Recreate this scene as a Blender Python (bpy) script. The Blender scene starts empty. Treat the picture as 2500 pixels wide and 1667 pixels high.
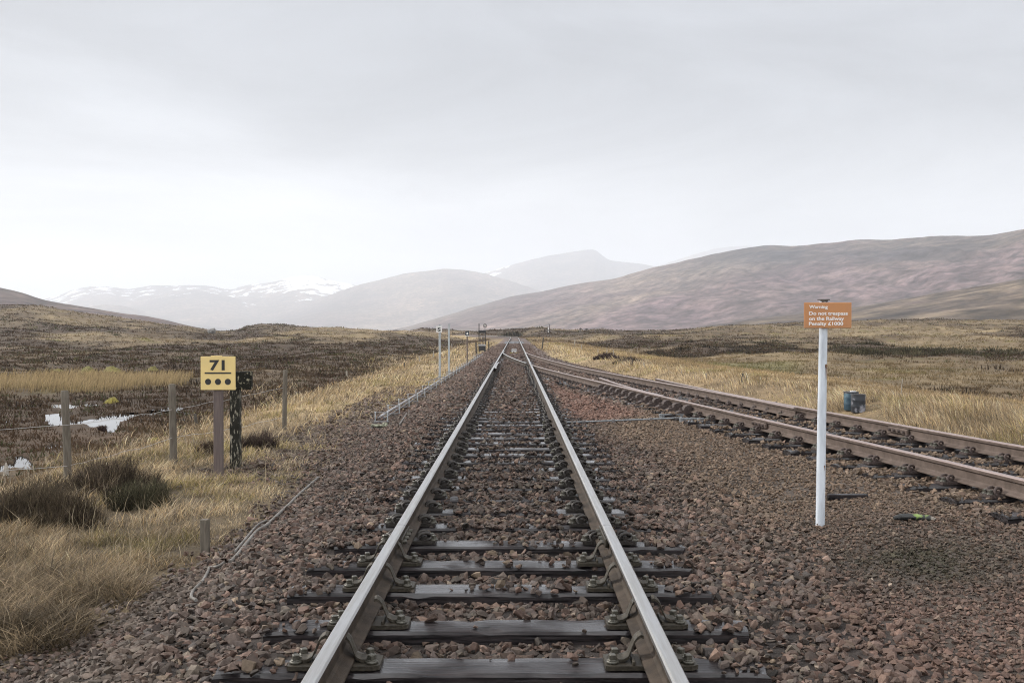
import bpy, bmesh, math, random
import numpy as np
from mathutils import Vector, Matrix
SC = bpy.context.scene
COL = SC.collection
R = random.Random(7)
NR = np.random.default_rng(11)
F = 2431.0; U0 = 1257.0; V0 = 807.0; EYE = 1.602          # reference pixel scale of the 35 mm view

# ---------------------------------------------------------------- camera
cd = bpy.data.cameras.new("camera"); cam = bpy.data.objects.new("camera", cd); COL.objects.link(cam)
cd.lens = 35.0; cd.sensor_width = 36.0; cd.clip_start = 0.05; cd.clip_end = 60000
cam.location = (0, 0, EYE)
cam.rotation_euler = (math.radians(90) - 0.0109, 0, 0.00288)
SC.camera = cam
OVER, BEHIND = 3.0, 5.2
# ---------------------------------------------------------------- sky + sun + exposure
SUN_EL, SUN_AZ = math.radians(31), math.radians(-63)     # azimuth measured from +Y towards +X
SUN_DIR = Vector((math.sin(SUN_AZ)*math.cos(SUN_EL), math.cos(SUN_AZ)*math.cos(SUN_EL), math.sin(SUN_EL)))
W = bpy.data.worlds.new("World"); SC.world = W; W.use_nodes = True
nt = W.node_tree; nt.nodes.clear()
def wn(t, **k):
    n = nt.nodes.new(t)
    for a, b in k.items(): setattr(n, a, b)
    return n
out = wn('ShaderNodeOutputWorld'); bg = wn('ShaderNodeBackground'); bg.inputs[1].default_value = 0.1
sky = wn('ShaderNodeTexSky', sky_type='NISHITA'); sky.sun_disc = False
sky.sun_elevation = SUN_EL; sky.sun_rotation = SUN_AZ; sky.air_density = 1.0; sky.dust_density = 3.0
tc = wn('ShaderNodeTexCoord'); sep = wn('ShaderNodeSeparateXYZ'); nt.links.new(tc.outputs['Generated'], sep.inputs[0])
# cloud deck: stretched noise over the direction of view
mp = wn('ShaderNodeMapping'); mp.inputs['Scale'].default_value = (1.0, 1.0, 4.2); mp.inputs['Rotation'].default_value = (0.0, 0.06, 0.9)
nt.links.new(tc.outputs['Generated'], mp.inputs[0])
n1 = wn('ShaderNodeTexNoise'); n1.inputs['Scale'].default_value = 2.1; n1.inputs['Detail'].default_value = 7; n1.inputs['Roughness'].default_value = 0.52
n1.inputs['Distortion'].default_value = 0.5
nt.links.new(mp.outputs[0], n1.inputs[0])
elev = wn('ShaderNodeMapRange'); elev.inputs[1].default_value = 0.0; elev.inputs[2].default_value = 0.34; nt.links.new(sep.outputs[2], elev.inputs[0])
ramp = wn('ShaderNodeValToRGB'); nt.links.new(elev.outputs[0], ramp.inputs[0])
e = ramp.color_ramp.elements
e[0].position = 0.0; e[0].color = (0.72, 0.725, 0.73, 1)
e[1].position = 1.0; e[1].color = (0.43, 0.448, 0.485, 1)
for p, c in ((0.35, (0.655, 0.665, 0.682, 1)), (0.62, (0.485, 0.502, 0.535, 1))):
    q = ramp.color_ramp.elements.new(p); q.color = c
cl = wn('ShaderNodeMapRange'); cl.inputs[1].default_value = 0.34; cl.inputs[2].default_value = 0.68; cl.inputs[3].default_value = 0.66; cl.inputs[4].default_value = 1.22
nt.links.new(n1.outputs[0], cl.inputs[0])
mul = wn('ShaderNodeVectorMath', operation='SCALE'); nt.links.new(ramp.outputs[0], mul.inputs[0]); nt.links.new(cl.outputs[0], mul.inputs['Scale'])
# veiled sun: a broad bright area low in the cloud
dot = wn('ShaderNodeVectorMath', operation='DOT_PRODUCT'); nt.links.new(tc.outputs['Generated'], dot.inputs[0])
dot.inputs[1].default_value = (math.sin(math.radians(-24)), math.cos(math.radians(-24)), 0.02)
gl = wn('ShaderNodeMapRange', interpolation_type='SMOOTHERSTEP'); gl.inputs[1].default_value = 0.70; gl.inputs[2].default_value = 1.0; gl.inputs[3].default_value = 0.0; gl.inputs[4].default_value = 0.16
nt.links.new(dot.outputs['Value'], gl.inputs[0])
low = wn('ShaderNodeMapRange', interpolation_type='SMOOTHERSTEP'); low.inputs[1].default_value = 0.05; low.inputs[2].default_value = 0.21; low.inputs[3].default_value = 1.0; low.inputs[4].default_value = 0.0
wob = wn('ShaderNodeMath', operation='MULTIPLY_ADD'); wob.inputs[1].default_value = -0.22; nt.links.new(n1.outputs[0], wob.inputs[0]); nt.links.new(sep.outputs[2], wob.inputs[2])
wo2 = wn('ShaderNodeMath', operation='ADD'); wo2.inputs[1].default_value = 0.11; nt.links.new(wob.outputs[0], wo2.inputs[0]); nt.links.new(wo2.outputs[0], low.inputs[0])
gm = wn('ShaderNodeMath', operation='MULTIPLY'); nt.links.new(gl.outputs[0], gm.inputs[0]); nt.links.new(low.outputs[0], gm.inputs[1])
add = wn('ShaderNodeVectorMath', operation='ADD'); nt.links.new(mul.outputs[0], add.inputs[0]); nt.links.new(gm.outputs[0], add.inputs[1])
# sky boosted overhead and behind the viewer: added fill light for boards and grass
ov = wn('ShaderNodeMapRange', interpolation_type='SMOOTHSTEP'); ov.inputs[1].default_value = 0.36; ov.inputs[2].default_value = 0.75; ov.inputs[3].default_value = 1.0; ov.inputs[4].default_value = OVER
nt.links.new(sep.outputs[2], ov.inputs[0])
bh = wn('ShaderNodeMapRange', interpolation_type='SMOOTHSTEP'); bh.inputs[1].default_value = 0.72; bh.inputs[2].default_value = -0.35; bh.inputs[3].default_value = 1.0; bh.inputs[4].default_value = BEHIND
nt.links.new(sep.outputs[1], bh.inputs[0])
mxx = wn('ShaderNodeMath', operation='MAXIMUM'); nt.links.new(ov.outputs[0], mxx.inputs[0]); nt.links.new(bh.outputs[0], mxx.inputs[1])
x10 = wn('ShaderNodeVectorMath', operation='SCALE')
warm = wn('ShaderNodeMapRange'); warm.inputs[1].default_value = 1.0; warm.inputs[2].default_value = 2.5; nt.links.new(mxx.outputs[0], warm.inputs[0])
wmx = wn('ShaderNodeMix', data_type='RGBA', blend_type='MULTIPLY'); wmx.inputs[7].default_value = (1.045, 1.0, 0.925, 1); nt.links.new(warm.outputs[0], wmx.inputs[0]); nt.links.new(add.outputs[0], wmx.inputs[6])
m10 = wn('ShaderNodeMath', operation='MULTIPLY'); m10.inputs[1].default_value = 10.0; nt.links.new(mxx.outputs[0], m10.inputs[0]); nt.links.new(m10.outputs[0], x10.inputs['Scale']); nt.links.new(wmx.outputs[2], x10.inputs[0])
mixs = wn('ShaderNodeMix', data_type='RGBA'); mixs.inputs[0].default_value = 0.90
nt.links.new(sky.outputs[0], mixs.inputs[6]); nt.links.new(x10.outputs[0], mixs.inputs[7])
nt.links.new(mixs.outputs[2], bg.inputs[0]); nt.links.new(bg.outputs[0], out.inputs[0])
W.cycles.sampling_method = 'MANUAL'; W.cycles.sample_map_resolution = 512
ld = bpy.data.lights.new("sun", 'SUN'); sun = bpy.data.objects.new("sun", ld); COL.objects.link(sun)
ld.energy = 4.2; ld.angle = math.radians(6); ld.color = (1.0, 0.95, 0.87)
sun.rotation_euler = SUN_DIR.to_track_quat('Z', 'Y').to_euler()
SC.view_settings.view_transform = 'Standard'; SC.view_settings.look = 'None'
SC.view_settings.exposure = 0.06; SC.view_settings.gamma = 1.0
SC.render.engine = 'CYCLES'
SC.cycles.use_denoising = True; SC.cycles.denoising_prefilter = 'NONE'; SC.cycles.filter_width = 1.1
SC.cycles.max_bounces = 6; SC.cycles.diffuse_bounces = 2; SC.cycles.glossy_bounces = 3; SC.cycles.transmission_bounces = 2; SC.cycles.volume_bounces = 1
SC.cycles.sample_clamp_indirect = 4.0

# ---------------------------------------------------------------- mesh helpers
class MB:
    """collects shapes and links them as ONE mesh object"""
    def __init__(s): s.v = []; s.f = []; s.m = []; s.s = []
    def add(s, vs, fs, mi=0, smooth=False):
        o = len(s.v); s.v += [tuple(p) for p in vs]
        for f in fs: s.f.append(tuple(i+o for i in f)); s.m.append(mi); s.s.append(smooth)
    def box(s, c, d, ch=0.0, mi=0, M=None):
        a, b, e = d[0]/2, d[1]/2, d[2]/2
        if ch <= 0:
            vs = [(x*a, y*b, z*e) for x in (-1, 1) for y in (-1, 1) for z in (-1, 1)]
            fs = [(0, 1, 3, 2), (4, 6, 7, 5), (0, 4, 5, 1), (2, 3, 7, 6), (0, 2, 6, 4), (1, 5, 7, 3)]
        else:
            pts = []
            for x in (-1, 1):
                for y in (-1, 1):
                    for z in (-1, 1):
                        pts += [(x*(a-ch), y*(b-ch), z*e), (x*(a-ch), y*b, z*(e-ch)), (x*a, y*(b-ch), z*(e-ch))]
            vs, fs = hull(pts)
        s.add([tr(p, c, M) for p in vs], fs, mi)
    def tube(s, pts, r, n=8, mi=0, smooth=True, cap=True):
        pts = [Vector(p) for p in pts]; rs = r if isinstance(r, (list, tuple)) else [r]*len(pts)
        t0 = (pts[1]-pts[0]).normalized(); up = Vector((0, 0, 1)) if abs(t0.z) < 0.9 else Vector((0, 1, 0))
        x = t0.cross(up).normalized(); vs = []; fs = []
        for i, p in enumerate(pts):
            t = (pts[min(i+1, len(pts)-1)]-pts[max(i-1, 0)]).normalized()
            x = (x - t*x.dot(t)).normalized(); y = t.cross(x)
            for k in range(n):
                a = 2*math.pi*k/n; vs.append(p + (x*math.cos(a)+y*math.sin(a))*rs[i])
        for i in range(len(pts)-1):
            for k in range(n):
                k2 = (k+1) % n; fs.append((i*n+k, i*n+k2, (i+1)*n+k2, (i+1)*n+k))
        s.add(vs, fs, mi, smooth)
        if cap:
            s.add(vs[:n], [tuple(range(n-1, -1, -1))], mi); s.add(vs[-n:], [tuple(range(n))], mi)
    def lathe(s, prof, c=(0, 0, 0), n=20, mi=0, smooth=True):
        vs = []; fs = []
        for r, z in prof:
            for k in range(n):
                a = 2*math.pi*k/n; vs.append((c[0]+r*math.cos(a), c[1]+r*math.sin(a), c[2]+z))
        for i in range(len(prof)-1):
            for k in range(n):
                k2 = (k+1) % n; fs.append((i*n+k, i*n+k2, (i+1)*n+k2, (i+1)*n+k))
        s.add(vs, fs, mi, smooth)
    def prism(s, poly, h0, h1, axis='z', mi=0, M=None, c=(0, 0, 0)):
        """closed polygon extruded h0..h1 along an axis"""
        n = len(poly); mk = {'z': lambda a, b, h: (a, b, h), 'y': lambda a, b, h: (a, h, b), 'x': lambda a, b, h: (h, a, b)}[axis]
        vs = [tr(mk(a, b, h0), c, M) for a, b in poly]+[tr(mk(a, b, h1), c, M) for a, b in poly]
        fs = [tuple(range(n-1, -1, -1)), tuple(range(n, 2*n))]+[(i, (i+1) % n, n+(i+1) % n, n+i) for i in range(n)]
        s.add(vs, fs, mi)
    def mesh(s, name, mats):
        me = bpy.data.meshes.new(name); me.from_pydata(s.v, [], s.f)
        for m in (mats if isinstance(mats, (list, tuple)) else [mats]): me.materials.append(m)
        me.polygons.foreach_set('material_index', s.m); me.polygons.foreach_set('use_smooth', s.s)
        bm = bmesh.new(); bm.from_mesh(me); bmesh.ops.recalc_face_normals(bm, faces=bm.faces); bm.to_mesh(me); bm.free()
        me.update(); return me
    def build(s, name, mats, parent=None, loc=None, rotz=None):
        return link(name, s.mesh(name, mats), parent, loc, rotz)
def tr(p, c, M):
    p = Vector(p)
    if M is not None: p = M @ p
    return (p[0]+c[0], p[1]+c[1], p[2]+c[2])
def hull(pts):
    bm = bmesh.new()
    for p in pts: bm.verts.new(p)
    r = bmesh.ops.convex_hull(bm, input=bm.verts)
    dead = [g for g in r['geom_interior']+r['geom_unused'] if isinstance(g, bmesh.types.BMVert)]
    if dead: bmesh.ops.delete(bm, geom=list(set(dead)), context='VERTS')
    bm.verts.index_update()
    vs = [tuple(v.co) for v in bm.verts]; fs = [tuple(v.index for v in f.verts) for f in bm.faces]; bm.free()
    return vs, fs
def link(name, me, parent=None, loc=None, rotz=None):
    o = bpy.data.objects.new(name, me); COL.objects.link(o)
    if parent is not None: o.parent = parent
    if loc is not None: o.location = loc
    if rotz is not None: o.rotation_euler = (0, 0, rotz)
    return o
def tag(o, label=None, cat=None, group=None, kind=None):
    for k, v in (('label', label), ('category', cat), ('group', group), ('kind', kind)):
        if v: o[k] = v
    return o
def thing(name, label, cat, loc=(0, 0, 0), rotz=0, group=None):
    o = bpy.data.objects.new(name, None); COL.objects.link(o); o.empty_display_size = 0.1
    o.location = loc; o.rotation_euler = (0, 0, rotz)
    return tag(o, label, cat, group)
def dup(root, loc, rotz=0, label=None, group=None):
    r = root.copy(); COL.objects.link(r); r.location = loc; r.rotation_euler = (0, 0, rotz)
    if label: r['label'] = label
    if group: r['group'] = group
    for ch in list(root.children):
        c = ch.copy(); COL.objects.link(c); c.parent = r
        for g in list(ch.children):
            d = g.copy(); COL.objects.link(d); d.parent = c
    return r
def np_mesh(name, V, T, mat, col=None, smooth=False, nv=3):
    """big mesh from arrays: V (n,3), T (m,nv), per-vertex colour (n,3)"""
    V = np.ascontiguousarray(V, dtype=np.float32); T = np.ascontiguousarray(T, dtype=np.int32)
    me = bpy.data.meshes.new(name); me.vertices.add(len(V)); me.vertices.foreach_set('co', V.ravel())
    me.loops.add(T.size); me.loops.foreach_set('vertex_index', T.ravel())
    me.polygons.add(len(T)); me.polygons.foreach_set('loop_start', np.arange(0, T.size, nv, dtype=np.int32))
    me.polygons.foreach_set('use_smooth', np.full(len(T), smooth, dtype=bool))
    if col is not None:
        a = me.color_attributes.new('Col', 'FLOAT_COLOR', 'POINT')
        c4 = np.ones((len(V), 4), dtype=np.float32); c4[:, :col.shape[1]] = col; a.data.foreach_set('color', c4.ravel())
    me.materials.append(mat); me.update(calc_edges=True); me.validate()
    return me

# ---------------------------------------------------------------- materials
def new_mat(name):
    m = bpy.data.materials.new(name); m.use_nodes = True; t = m.node_tree
    return m, t, t.nodes['Principled BSDF']
def mat(name, c, rough=0.6, metal=0.0, c2=None, scale=20.0, amount=0.5, bump=0.0, bscale=60.0, stretch=(1, 1, 1), spec=0.5, lo=0.4, hi=0.62, rough2=None):
    """plain or two-tone noise material"""
    m, t, b = new_mat(name)
    b.inputs['Base Color'].default_value = (*c, 1); b.inputs['Roughness'].default_value = rough; b.inputs['Metallic'].default_value = metal
    b.inputs['Specular IOR Level'].default_value = spec
    tcn = t.nodes.new('ShaderNodeTexCoord'); mpn = t.nodes.new('ShaderNodeMapping'); mpn.inputs['Scale'].default_value = stretch
    t.links.new(tcn.outputs['Object'], mpn.inputs[0])
    if c2 is not None:
        n = t.nodes.new('ShaderNodeTexNoise'); n.inputs['Scale'].default_value = scale; n.inputs['Detail'].default_value = 6; n.inputs['Roughness'].default_value = 0.62
        t.links.new(mpn.outputs[0], n.inputs[0])
        r = t.nodes.new('ShaderNodeMapRange'); r.inputs[1].default_value = lo; r.inputs[2].default_value = hi; t.links.new(n.outputs[0], r.inputs[0])
        mx = t.nodes.new('ShaderNodeMix'); mx.data_type = 'RGBA'; mx.inputs[6].default_value = (*c, 1); mx.inputs[7].default_value = (*c2, 1)
        t.links.new(r.outputs[0], mx.inputs[0]); t.links.new(mx.outputs[2], b.inputs['Base Color'])
        if rough2 is not None:
            rr = t.nodes.new('ShaderNodeMapRange'); rr.inputs[3].default_value = rough; rr.inputs[4].default_value = rough2
            t.links.new(r.outputs[0], rr.inputs[0]); t.links.new(rr.outputs[0], b.inputs['Roughness'])
    if bump > 0:
        n2 = t.nodes.new('ShaderNodeTexNoise'); n2.inputs['Scale'].default_value = bscale; n2.inputs['Detail'].default_value = 5
        t.links.new(mpn.outputs[0], n2.inputs[0])
        bp = t.nodes.new('ShaderNodeBump'); bp.inputs['Strength'].default_value = bump; bp.inputs['Distance'].default_value = 0.01
        t.links.new(n2.outputs[0], bp.inputs['Height']); t.links.new(bp.outputs[0], b.inputs['Normal'])
    return m
def wet(m, lo=0.40, hi=0.60, rough=0.16, scale=2.2):
    """a patchy film of rain water"""
    t = m.node_tree; b = t.nodes['Principled BSDF']; tcn = t.nodes.new('ShaderNodeTexCoord'); oi = t.nodes.new('ShaderNodeObjectInfo')
    ad = t.nodes.new('ShaderNodeVectorMath'); ad.operation = 'ADD'; t.links.new(tcn.outputs['Object'], ad.inputs[0]); t.links.new(oi.outputs['Location'], ad.inputs[1])
    n = t.nodes.new('ShaderNodeTexNoise'); n.inputs['Scale'].default_value = scale; n.inputs['Detail'].default_value = 4; t.links.new(ad.outputs[0], n.inputs[0])
    r = t.nodes.new('ShaderNodeMapRange'); r.inputs[1].default_value = lo; r.inputs[2].default_value = hi; t.links.new(n.outputs[0], r.inputs[0])
    t.links.new(r.outputs[0], b.inputs['Coat Weight']); b.inputs['Coat Roughness'].default_value = rough
    g = t.nodes.new('ShaderNodeTexNoise'); g.inputs['Scale'].default_value = 9; mp_ = t.nodes.new('ShaderNodeMapping'); mp_.inputs['Scale'].default_value = (.3, 7, 2)
    t.links.new(ad.outputs[0], mp_.inputs[0]); t.links.new(mp_.outputs[0], g.inputs[0]); bp = t.nodes.new('ShaderNodeBump'); bp.inputs['Strength'].default_value = 0.35; bp.inputs['Distance'].default_value = 0.006
    t.links.new(g.outputs[0], bp.inputs['Height']); t.links.new(bp.outputs[0], b.inputs['Coat Normal'])
def col_mat(name, rough=0.8, nscale=0.0, namount=0.3, bump=0.0, bscale=30, bdist=0.02, transl=0.0, spec=0.3, nscale2=0.0):
    """material that takes its colour from the mesh attribute Col, with fine noise over it"""
    m, t, b = new_mat(name)
    a = t.nodes.new('ShaderNodeAttribute'); a.attribute_name = 'Col'
    b.inputs['Roughness'].default_value = rough; b.inputs['Specular IOR Level'].default_value = spec
    src = a.outputs['Color']; tcn = t.nodes.new('ShaderNodeTexCoord')
    for sc in (nscale, nscale2):
        if sc > 0:
            n = t.nodes.new('ShaderNodeTexNoise'); n.inputs['Scale'].default_value = sc; n.inputs['Detail'].default_value = 5; n.inputs['Roughness'].default_value = 0.65
            t.links.new(tcn.outputs['Object'], n.inputs[0])
            r = t.nodes.new('ShaderNodeMapRange'); r.inputs[1].default_value = 0.3; r.inputs[2].default_value = 0.7
            r.inputs[3].default_value = 1-namount; r.inputs[4].default_value = 1+namount; t.links.new(n.outputs[0], r.inputs[0])
            v = t.nodes.new('ShaderNodeVectorMath'); v.operation = 'SCALE'; t.links.new(src, v.inputs[0]); t.links.new(r.outputs[0], v.inputs['Scale']); src = v.outputs[0]
    t.links.new(src, b.inputs['Base Color'])
    if bump > 0:
        n2 = t.nodes.new('ShaderNodeTexNoise'); n2.inputs['Scale'].default_value = bscale; n2.inputs['Detail'].default_value = 6; n2.inputs['Roughness'].default_value = 0.7
        t.links.new(tcn.outputs['Object'], n2.inputs[0])
        bp = t.nodes.new('ShaderNodeBump'); bp.inputs['Strength'].default_value = bump; bp.inputs['Distance'].default_value = bdist
        t.links.new(n2.outputs[0], bp.inputs['Height']); t.links.new(bp.outputs[0], b.inputs['Normal'])
    if transl > 0:
        tb = t.nodes.new('ShaderNodeBsdfTranslucent'); t.links.new(src, tb.inputs[0])
        ms = t.nodes.new('ShaderNodeMixShader'); ms.inputs[0].default_value = transl
        t.links.new(b.outputs[0], ms.inputs[1]); t.links.new(tb.outputs[0], ms.inputs[2]); t.links.new(ms.outputs[0], t.nodes['Material Output'].inputs[0])
    return m
M = {}
M['steel'] = mat('worn_rail_steel', (0.50, 0.50, 0.505), 0.32, 0.9, (0.41, 0.405, 0.395), 6, stretch=(6, 0.25, 4), rough2=0.42)
M['rail_rust'] = mat('rail_side_rust', (0.032, 0.024, 0.018), 0.75, 0.0, (0.062, 0.046, 0.034), 9, spec=0.25, bump=0.25, bscale=120)
M['siding_top'] = mat('dull_siding_steel', (0.33, 0.265, 0.25), 0.40, 0.6, (0.28, 0.215, 0.20), 7, stretch=(5, 0.25, 4), bump=0.04, bscale=120)
M['siding_rust'] = mat('siding_rust', (0.088, 0.066, 0.055), 0.8, 0.0, (0.130, 0.099, 0.084), 7, spec=0.25, bump=0.25, bscale=110)
M['timber'] = mat('wet_creosoted_timber', (0.006, 0.0055, 0.0065), 0.30, 0.0, (0.030, 0.024, 0.025), 13, stretch=(0.22, 5, 4), bump=1.0, bscale=11, spec=0.2, rough2=0.7); wet(M['timber'])
M['timber_dry'] = mat('grey_timber', (0.075, 0.068, 0.066), 0.7, 0.0, (0.13, 0.12, 0.115), 20, stretch=(0.4, 7, 4), bump=0.4, bscale=30)
M['iron'] = mat('greasy_cast_iron', (0.030, 0.026, 0.019), 0.5, 0.1, (0.058, 0.049, 0.037), 40, spec=0.3, bump=0.3, bscale=150)
M['clip'] = mat('dark_spring_steel', (0.024, 0.021, 0.019), 0.42, 0.2, (0.045, 0.039, 0.035), 60, spec=0.35, bump=0.2, bscale=200)
M['bolt'] = mat('bolt_steel', (0.050, 0.047, 0.036), 0.42, 0.25, (0.10, 0.094, 0.078), 70)
M['rust_iron'] = mat('rusty_chair_iron', (0.048, 0.036, 0.033), 0.65, 0.05, (0.085, 0.063, 0.057), 40, spec=0.3, bump=0.3, bscale=150)
M['post_wood'] = mat('weathered_fence_wood', (0.090, 0.076, 0.058), 0.85, 0.0, (0.150, 0.130, 0.104), 9, stretch=(9, 9, 0.7), bump=0.6, bscale=26)
M['pale_wood'] = mat('bleached_stake_wood', (0.26, 0.23, 0.19), 0.85, 0.0, (0.36, 0.33, 0.29), 12, stretch=(6, 6, 1), bump=0.4)
M['dark_wood'] = mat('dark_stake_wood', (0.05, 0.042, 0.036), 0.85, 0.0, (0.085, 0.075, 0.062), 12, stretch=(6, 6, 1), bump=0.4)
M['galv'] = mat('galvanised_post', (0.34, 0.37, 0.39), 0.5, 0.25, (0.43, 0.46, 0.48), 8); M['galv_dull'] = mat('dull_steel_bracket', (0.16, 0.17, 0.18), 0.55, 0.25, (0.22, 0.235, 0.25), 20)
M['white_paint'] = mat('weathered_white_paint', (0.60, 0.65, 0.71), 0.5, 0.0, (0.45, 0.49, 0.54), 7, stretch=(2, 2, 0.35), bump=0.15, bscale=160)
M['rust_spot'] = mat('rust_stain', (0.10, 0.045, 0.02), 0.8, 0.0, (0.24, 0.14, 0.085), 30)
M['yellow'] = mat('cream_yellow_board', (0.73, 0.56, 0.235), 0.42, 0.0, (0.69, 0.53, 0.23), 3, amount=0.2)
M['black'] = mat('black_paint', (0.02, 0.02, 0.022), 0.5)
M['purple_post'] = mat('purplish_brown_post', (0.100, 0.077, 0.071), 0.75, 0.0, (0.135, 0.104, 0.096), 7, stretch=(7, 7, 0.5), bump=0.35, bscale=40)
M['peeling'] = mat('peeling_black_and_white_paint', (0.020, 0.019, 0.015), 0.85, 0.0, (0.29, 0.27, 0.215), 22, lo=0.55, hi=0.60, spec=0.2, stretch=(1.5, 1.5, 0.38), bump=0.6, bscale=60)
M['peeling_dark'] = mat('mossy_black_board', (0.013, 0.013, 0.010), 0.9, 0.0, (0.30, 0.28, 0.20), 22, lo=0.57, hi=0.62, spec=0.2, bump=0.6, bscale=60)
M['orange'] = mat('faded_orange_board', (0.47, 0.215, 0.082), 0.5, 0.0, (0.43, 0.205, 0.095), 4)
M['white'] = mat('white_lettering', (0.78, 0.77, 0.75), 0.5)
M['sign_white'] = mat('white_sign_face', (0.66, 0.66, 0.65), 0.5)
M['navy'] = mat('navy_sign_face', (0.018, 0.028, 0.045), 0.5)
M['frame_black'] = mat('black_lever_frame_iron', (0.016, 0.017, 0.02), 0.55, 0.1)
M['frame_grey'] = mat('grey_lever_plate', (0.33, 0.34, 0.36), 0.5, 0.2)
M['wire'] = mat('galvanised_wire', (0.38, 0.37, 0.36), 0.5, 0.3)
M['pipe'] = mat('grey_rodding_steel', (0.40, 0.39, 0.40), 0.48, 0.35, (0.30, 0.28, 0.28), 9)
M['roller'] = mat('roller_frame_iron', (0.10, 0.095, 0.095), 0.6, 0.2, (0.20, 0.19, 0.19), 30)
M['lichen_iron'] = mat('lichened_crank_iron', (0.10, 0.10, 0.07), 0.7, 0.1, (0.36, 0.37, 0.27), 18, lo=0.45, hi=0.6)
M['hose'] = mat('pale_grey_cable', (0.165, 0.155, 0.145), 0.6, 0.0, (0.10, 0.09, 0.08), 9, spec=0.25)
M['drum_blue'] = mat('faded_blue_drum', (0.022, 0.055, 0.085), 0.55, 0.0, (0.06, 0.115, 0.15), 6, lo=0.48, hi=0.6)
M['drum_white'] = mat('blue_drum_with_white_spill', (0.018, 0.022, 0.030), 0.55, 0.0, (0.36, 0.37, 0.43), 3.6, lo=0.50, hi=0.62)
M['drum_rim'] = mat('dark_drum_rim', (0.04, 0.042, 0.048), 0.4, 0.3)
M['lid'] = mat('pale_drum_lid', (0.42, 0.43, 0.46), 0.4, 0.2)
M['box_grey'] = mat('light_grey_cover', (0.52, 0.52, 0.52), 0.5)
M['strip_yellow'] = mat('yellow_strip', (0.45, 0.36, 0.04), 0.6)
M['lime'] = mat('lime_green_rubber', (0.20, 0.29, 0.075), 0.5, 0.0, (0.02, 0.022, 0.02), 9, lo=0.47, hi=0.55)
M['rubber_black'] = mat('black_rubber', (0.016, 0.017, 0.017), 0.55)
M['bark'] = mat('bare_bark', (0.035, 0.03, 0.028), 0.9)
M['stone_col'] = col_mat('crushed_stone', 0.72, 55, 0.30, 0.4, 160, 0.004, spec=0.22)
M['ground'] = col_mat('ground_soil', 0.92, 7.0, 0.34, 0.8, 5.0, 0.10, nscale2=0.7)
M['grass'] = col_mat('dry_grass_blades', 0.75, transl=0.35, spec=0.2)
M['heather'] = col_mat('heather_sprigs', 0.85, transl=0.15, spec=0.15)
def hill_mat():
    m, t, b = new_mat('hill_heath'); L = t.links.new; b.inputs['Roughness'].default_value = 0.95; b.inputs['Specular IOR Level'].default_value = 0.1
    a = t.nodes.new('ShaderNodeAttribute'); a.attribute_name = 'Col'; tcn = t.nodes.new('ShaderNodeTexCoord'); src = a.outputs['Color']
    def noise(sc, det, rough, strz=1.0):
        mp_ = t.nodes.new('ShaderNodeMapping'); mp_.inputs['Scale'].default_value = (1, 0.8, strz); L(tcn.outputs['Object'], mp_.inputs[0])
        n = t.nodes.new('ShaderNodeTexNoise'); n.inputs['Scale'].default_value = sc; n.inputs['Detail'].default_value = det; n.inputs['Roughness'].default_value = rough; L(mp_.outputs[0], n.inputs[0]); return n.outputs[0]
    def rng(x, a0, a1, b0, b1):
        r = t.nodes.new('ShaderNodeMapRange'); r.inputs[1].default_value = a0; r.inputs[2].default_value = a1; r.inputs[3].default_value = b0; r.inputs[4].default_value = b1; L(x, r.inputs[0]); return r.outputs[0]
    for sc, lo, hi, det in ((0.045, 0.30, 1.95, 6), (0.018, 0.50, 1.60, 6), (0.0035, 0.68, 1.34, 5)):
        v = t.nodes.new('ShaderNodeVectorMath'); v.operation = 'SCALE'; L(src, v.inputs[0]); L(rng(noise(sc, det, 0.68, 1.1), 0.34, 0.66, lo, hi), v.inputs['Scale']); src = v.outputs[0]
    ad = t.nodes.new('ShaderNodeMath'); ad.operation = 'ADD'; L(noise(0.0075, 9, 0.62, 0.35), ad.inputs[0]); L(rng(a.outputs['Alpha'], 0, 1, -0.35, 0.25), ad.inputs[1])
    mx = t.nodes.new('ShaderNodeMix'); mx.data_type = 'RGBA'; L(rng(ad.outputs[0], 0.50, 0.54, 0, 1), mx.inputs[0]); L(src, mx.inputs[6]); mx.inputs[7].default_value = (0.85, 0.87, 0.90, 1)
    L(mx.outputs[2], b.inputs['Base Color'])
    bp = t.nodes.new('ShaderNodeBump'); bp.inputs['Strength'].default_value = 0.7; bp.inputs['Distance'].default_value = 7.0; L(noise(0.012, 8, 0.66), bp.inputs['Height']); L(bp.outputs[0], b.inputs['Normal'])
    return m
M['hill'] = hill_mat()
m, t, b = new_mat('bog_water'); b.inputs['Base Color'].default_value = (0.012, 0.011, 0.009, 1); b.inputs['Roughness'].default_value = 0.03; b.inputs['IOR'].default_value = 1.33
b.inputs['Specular IOR Level'].default_value = 1.0
n2 = t.nodes.new('ShaderNodeTexNoise'); n2.inputs['Scale'].default_value = 5.0; bp = t.nodes.new('ShaderNodeBump'); bp.inputs['Strength'].default_value = 0.05; bp.inputs['Distance'].default_value = 0.01
t.links.new(n2.outputs[0], bp.inputs['Height']); t.links.new(bp.outputs[0], b.inputs['Normal']); M['water'] = m

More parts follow.
